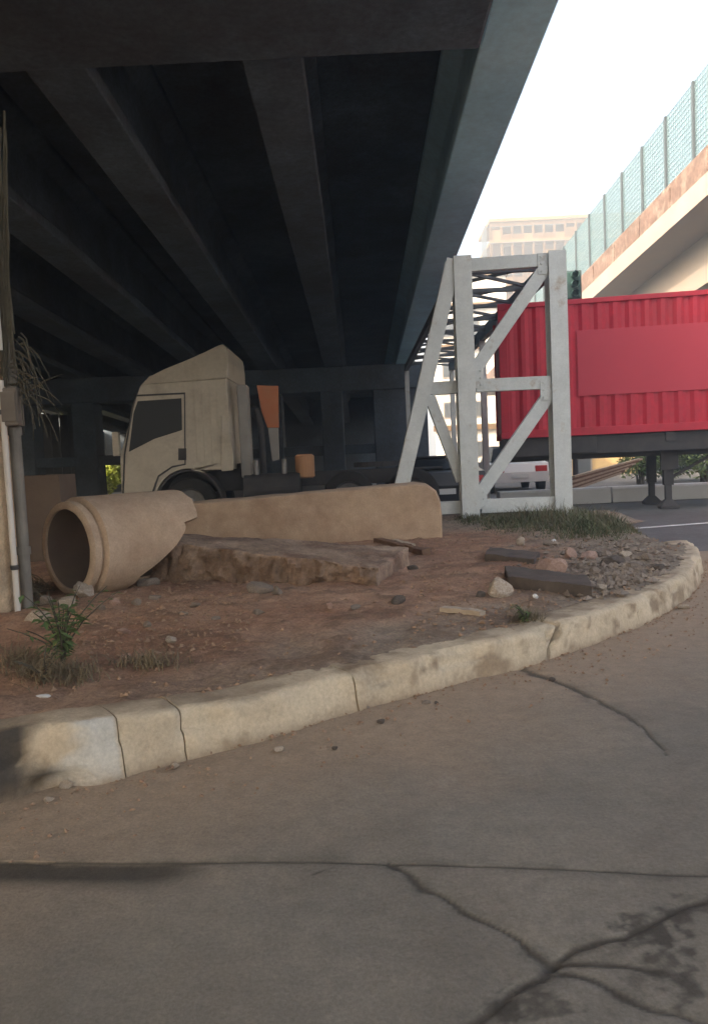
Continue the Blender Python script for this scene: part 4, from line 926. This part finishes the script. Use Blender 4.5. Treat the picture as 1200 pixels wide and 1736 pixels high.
# ---- gravel, grit
def grit(name, n, picker, smin, smax, mat, zf, seed):
    rg = random.Random(seed); vs, fs = [], []
    base = [(1,0,0),(-1,0,0),(0,1,0),(0,-1,0),(0,0,1),(0,0,-.6)]; tri = [(0,2,4),(2,1,4),(1,3,4),(3,0,4),(2,0,5),(1,2,5),(3,1,5),(0,3,5)]
    for _ in range(n):
        r = picker(rg)
        if r is None: continue
        x, y = r; s = smin + (smax - smin) * rg.random() ** 3; z = zf(x, y); o_ = len(vs); a_ = rg.uniform(0, 6.28); ca, sa = math.cos(a_), math.sin(a_); e1, e2, e3 = (rg.uniform(.6, 1.3) for _ in range(3))
        for p in base:
            q = [p[0]*e1 + rg.uniform(-.3, .3), p[1]*e2 + rg.uniform(-.3, .3), p[2]*e3*.7]
            vs.append((x + s*(q[0]*ca - q[1]*sa), y + s*(q[0]*sa + q[1]*ca), z + s*(q[2] + .25)))
        fs += [(a0_+o_, b0_+o_, c0_+o_) for a0_, b0_, c0_ in tri]
    me = bpy.data.meshes.new(name); me.from_pydata(vs, [], fs); o_ = link(name, me, mat); o_['kind'] = 'stuff'; return o_
def pick_soil(rg):
    for _ in range(30):
        if rg.random() < .45: q = G(rg.uniform(700, 1180), rg.uniform(905, 1070), .17)
        elif rg.random() < .5: q = G(rg.uniform(120, 420), rg.uniform(985, 1110), .17)
        else: q = G(rg.uniform(-30, 1150), rg.uniform(900, 1200), .17)
        i = int((q.x - ix[0]) / .03); j = int((q.y - iy[0]) / .03)
        if 0 <= i < len(ix) - 1 and 0 <= j < len(iy) - 1 and ins[j, i]: return q.x, q.y
    return None
o = grit('gravel', 5000, pick_soil, 0.003, 0.021, 'gravel', hz, 5); tag(o, 'loose brown gravel strewn over the earth island', 'gravel')
def pick_bend(rg):
    for _ in range(30):
        q = G(rg.gauss(1040, 55), rg.gauss(965, 26), .17); i = int((q.x - ix[0]) / .03); j = int((q.y - iy[0]) / .03)
        if 0 <= i < len(ix) - 1 and 0 <= j < len(iy) - 1 and ins[j, i]: return q.x, q.y
    return None
o = grit('coarse_gravel', 1500, pick_bend, 0.008, 0.05, 'stone_grey', hz, 9); tag(o, 'coarse grey gravel heaped inside the kerb bend', 'gravel')
def pick_road(rg):
    i = rg.randrange(10, len(kb) - 10); p, nrm = kerb_frame(i); d_ = rg.random() ** 2.2 * .5; q = p - nrm * (d_ + .01); return q.x, q.y
o = grit('road_grit', 1500, pick_road, 0.003, 0.013, 'gravel', lambda x, y: 0.004, 6); tag(o, 'fine grit gathered along the kerb on the road', 'grit')

# ---- grass and weeds
def blades(name, n, pick, hmin, hmax, mat, zf, seed, lean=.5, w_=.006):
    rg = random.Random(seed); vs, fs = [], []
    for _ in range(n):
        r = pick(rg)
        if r is None: continue
        x, y = r; z = zf(x, y) - .01; h_ = rg.uniform(hmin, hmax); a_ = rg.uniform(0, 6.28); l = lean * h_ * rg.random(); dx, dy = math.cos(a_), math.sin(a_); wx, wy = -dy * w_, dx * w_; o_ = len(vs)
        for t, ww in ((0, 1), (.4, .85), (.75, .5)):
            cx_, cy_, cz_ = x + dx*l*t*t, y + dy*l*t*t, z + h_*t*(1 - .15*t); vs += [(cx_ - wx*ww, cy_ - wy*ww, cz_), (cx_ + wx*ww, cy_ + wy*ww, cz_)]
        vs.append((x + dx*l, y + dy*l, z + h_*.85)); fs += [(o_, o_+1, o_+3, o_+2), (o_+2, o_+3, o_+5, o_+4), (o_+4, o_+5, o_+6)]
    me = bpy.data.meshes.new(name); me.from_pydata(vs, [], fs); o_ = link(name, me, mat); return o_
tufts = [(845, 893, 30, 10, .6), (890, 892, 40, 12, .8), (940, 893, 45, 12, 1.0), (990, 900, 45, 14, 1.0), (1035, 903, 30, 10, .8), (1060, 904, 20, 8, .4), (925, 876, 40, 6, 1.0), (870, 880, 40, 6, .6), (905, 905, 60, 10, .35), (1000, 915, 60, 10, .4), (800, 890, 20, 6, .4)]
def grass(name, n, mat, seed, hmax, w_):
    rg = random.Random(seed); vs, fs = [], []
    for _ in range(n):
        cx_, cy_, a_, b_, hh = rg.choice(tufts); u, v = rg.gauss(0, .75), rg.gauss(0, .75); q = G(cx_ + u * a_, cy_ + v * b_, .12); x, y = q.x, q.y
        k = .5 + .5 * noise.noise(Vector((x * 3, y * 3, seed))); z = hz(x, y) - .01; h_ = hmax * hh * math.exp(-(u*u + v*v) * .35) * rg.uniform(.25, 1.15) * (0.35 + k); t_ = rg.uniform(0, 6.28); l = h_ * rg.uniform(.1, 1.1)
        dx, dy = math.cos(t_), math.sin(t_); wx, wy = -dy * w_, dx * w_; o_ = len(vs)
        for t, ww in ((0, 1), (.4, .85), (.75, .5)):
            c_ = (x + dx*l*t*t, y + dy*l*t*t, z + h_*t*(1 - .25*t)); vs += [(c_[0] - wx*ww, c_[1] - wy*ww, c_[2]), (c_[0] + wx*ww, c_[1] + wy*ww, c_[2])]
        vs.append((x + dx*l, y + dy*l, z + h_*.78)); fs += [(o_, o_+1, o_+3, o_+2), (o_+2, o_+3, o_+5, o_+4), (o_+4, o_+5, o_+6)]
    me = bpy.data.meshes.new(name); me.from_pydata(vs, [], fs); return link(name, me, mat)
o = grass('grass', 9000, 'grass_green', 11, .36, .006); o['kind'] = 'stuff'; tag(o, 'unkempt green grass round the foot of the white frame', 'grass')
o = grass('seeding_grass', 1300, 'straw', 13, .50, .004); o['kind'] = 'stuff'; tag(o, 'dry pale stalks standing in the green grass by the frame', 'dry grass')
def pick_dry(rg):
    cx_, cy_, a_, b_ = rg.choice([(70, 1150, 60, 22), (120, 1150, 50, 18), (40, 1130, 40, 20), (250, 1130, 60, 12), (895, 1050, 24, 8), (60, 1000, 22, 14)]); q = G(cx_ + rg.gauss(0, .5) * a_, cy_ + rg.gauss(0, .45) * b_, .17); return q.x, q.y
o = blades('dry_grass', 2000, pick_dry, .02, .11, 'straw', hz, 12, 2.2, .003); o['kind'] = 'stuff'; tag(o, 'dry straw coloured grass low on the earth near the kerb', 'dry grass')
def weed(px, py, hgt, nst, mat, label, seed, leaf=.05):
    p = on_soil(px, py); t = thing('weed', label, 'weed', p); rg = random.Random(seed); m = MB(); vs, fs = [], []
    for k in range(nst):
        a_ = rg.uniform(0, 6.28); l = hgt * rg.uniform(.1, .75); h_ = hgt * rg.uniform(.35, 1.0); pts = [p + Vector((math.cos(a_)*l*s*s, math.sin(a_)*l*s*s, h_*s*(1 - .12*s))) for s in (0, .3, .6, .85, 1)]
        m.tube(pts, [.006, .005, .004, .003, .002], 5)
        for s in range(14):
            f_ = rg.uniform(.15, 1); q = p + Vector((math.cos(a_)*l*f_*f_, math.sin(a_)*l*f_*f_, h_*f_*(1 - .12*f_))); b_ = rg.uniform(0, 6.28); d_ = Vector((math.cos(b_), math.sin(b_), rg.uniform(-.4, .6))).normalized(); u = d_.cross(Vector((0, 0, 1))).normalized(); s_ = leaf * rg.uniform(.6, 1.3); o_ = len(vs)
            vs += [q, q + d_*s_*.5 + u*s_*.22, q + d_*s_ - Vector((0, 0, s_*.25)), q + d_*s_*.5 - u*s_*.22]; fs += [(o_, o_+1, o_+2), (o_, o_+2, o_+3)]
    part('stem', m, 'vine', t); part('leaves', MB().add(vs, fs), mat, t); return t
weed(108, 1128, .50, 20, 'leaf', 'leafy green weed growing on the earth before the drain pipe', 31, .06)
weed(75, 1160, .22, 10, 'straw', 'withered brownish weed next to the green one', 32, .04)
weed(890, 1056, .14, 8, 'leaf', 'tiny weed by the kerb below the pale stone', 33, .03)

# ---- services on the round column: pipes, box, dried vine
def col_pt(px, py):                           # point just off the column's face for a pixel
    d = ray(px, py); ox, oy = CAM.x - CX, CAM.y - CY; r = CR + 0.05
    A_ = d.x**2 + d.y**2; B_ = 2*(ox*d.x + oy*d.y); C_ = ox*ox + oy*oy - r*r; D_ = B_*B_ - 4*A_*C_
    t = (-B_ - math.sqrt(D_)) / (2*A_) if D_ > 0 else -B_ / (2*A_)
    return CAM + d * t
w0 = col_pt(20, 900); g0 = col_pt(33, 900)
pv = thing('conduit', 'pale plastic conduit clipped up the round column', 'pipe', (w0.x, w0.y, hz(w0.x, w0.y)))
part('tube', MB().tube([(w0.x, w0.y, 0.12), (w0.x, w0.y, 1.9)], 0.022, 12).tube([(w0.x + 0.012, w0.y, 2.12), (w0.x + 0.012, w0.y, 3.2)], 0.022, 12), 'pvc', pv, smooth=False)
for z in (0.5, 1.65, 2.52): part('clip', MB().cyl((w0.x + (0.012 if z > 2 else 0), w0.y, z), (0, 0, 1), 0.03, 0.03, 0.035, 12), 'dark_steel', pv)
ip = thing('downpipe', 'grey brown iron downpipe beside the pale conduit on the column', 'pipe', (g0.x + .02, g0.y, hz(g0.x, g0.y)))
part('tube', MB().tube([(g0.x + .02, g0.y, 0.1), (g0.x + .02, g0.y, 5.25)], 0.042, 14), 'iron_pipe', ip, smooth=False)
for z in (0.6, 1.5, 3.0): part('collar', MB().cyl((g0.x + .02, g0.y, z), (0, 0, 1), 0.052, 0.052, 0.06, 14), 'iron_pipe', ip)
bq = P(22, 688, g0.y - .05)
jb = thing('junction_box', 'dusty grey junction box on the pipes of the column', 'box', (bq.x, bq.y, bq.z - .15))
part('case', MB().box((bq.x - .065, bq.y - .07, bq.z - .15), (bq.x + .065, bq.y + .04, bq.z + .13)), 'box_grey', jb, bevel=.01)
part('lid', MB().box((bq.x - .055, bq.y - .085, bq.z - .12), (bq.x + .055, bq.y - .0715, bq.z + .10)), 'box_grey', jb, bevel=.006)
vn = thing('dried_vine', 'dry brown vine stems hanging down the column and fanning out', 'vine', P(20, 640, g0.y))
rg = random.Random(44); mv = MB()
for k in range(22):                           # climbing stems along the column
    x0_, x1_ = rg.uniform(-14, 10), rg.uniform(2, 30); y0_, y1_ = rg.uniform(180, 380), rg.uniform(560, 680)
    pts = [P(x0_ + (x1_ - x0_) * s + 5 * noise.noise(Vector((s * 5, k * 2.2, 0))), y0_ + (y1_ - y0_) * s, g0.y - .06 + .05 * noise.noise(Vector((s * 4, k, 5)))) for s in [i/9 for i in range(10)]]
    mv.tube(pts, rg.uniform(.004, .011), 5)
part('stem', mv, 'vine', vn, smooth=False)
mv = MB()
for k in range(34):                           # drooping fan
    xe, ye = rg.choice([rg.uniform(40, 70), rg.uniform(60, 108)]), rg.uniform(630, 760); xs, ys_ = rg.uniform(14, 38), rg.uniform(560, 690); dz_ = rg.uniform(-.25, .25)
    pts = []
    for i in range(8):
        s = i/7; pts.append(P(xs + (xe - xs) * s ** .85 + 4 * noise.noise(Vector((s * 4, k * 1.7, 1))), ys_ + (ye - ys_) * s ** 1.35 - 10 * math.sin(s * 3.1) * .6, g0.y - .06 + dz_ * s))
    mv.tube(pts, [.007 * (1 - .7 * i/7) * rg.uniform(.7, 1.3) for i in range(8)], 5)
part('drooping_stem', mv, 'vine', vn, smooth=False)
rv = thing('dry_roots', 'tangle of dry roots at the foot of the column pipes', 'roots', on_soil(50, 1010)); mv = MB()
for k in range(26):
    a_, b_ = on_soil(rg.uniform(30, 52), rg.uniform(985, 1030)), on_soil(rg.uniform(52, 96), rg.uniform(990, 1030)); mdl = a_.lerp(b_, .4) + Vector((0, 0, rg.uniform(.03, .14)))
    mv.tube([a_ + Vector((0, 0, rg.uniform(0, .16))), mdl, b_ + Vector((0, 0, .005))], [.007, .005, .003], 5)
part('root', mv, 'straw', rv)

# ---- hazy air round everything
hzm = bpy.data.materials.new('haze'); hzm.use_nodes = True; hn = hzm.node_tree; hn.nodes.clear()
ho = hn.nodes.new('ShaderNodeOutputMaterial'); hv = hn.nodes.new('ShaderNodeVolumePrincipled')
hv.inputs['Color'].default_value = (0.86, 0.94, 1.0, 1); hv.inputs['Density'].default_value = 0.006; hv.inputs['Anisotropy'].default_value = 0.2
hn.links.new(hv.outputs[0], ho.inputs['Volume']); MATS['haze'] = hzm
o = link('haze', MB().box((-420, -420, -1.2), (420, 420, 32)).mesh('haze'), 'haze'); o['kind'] = 'stuff'; tag(o, 'thin pale haze hanging in the air', 'haze')
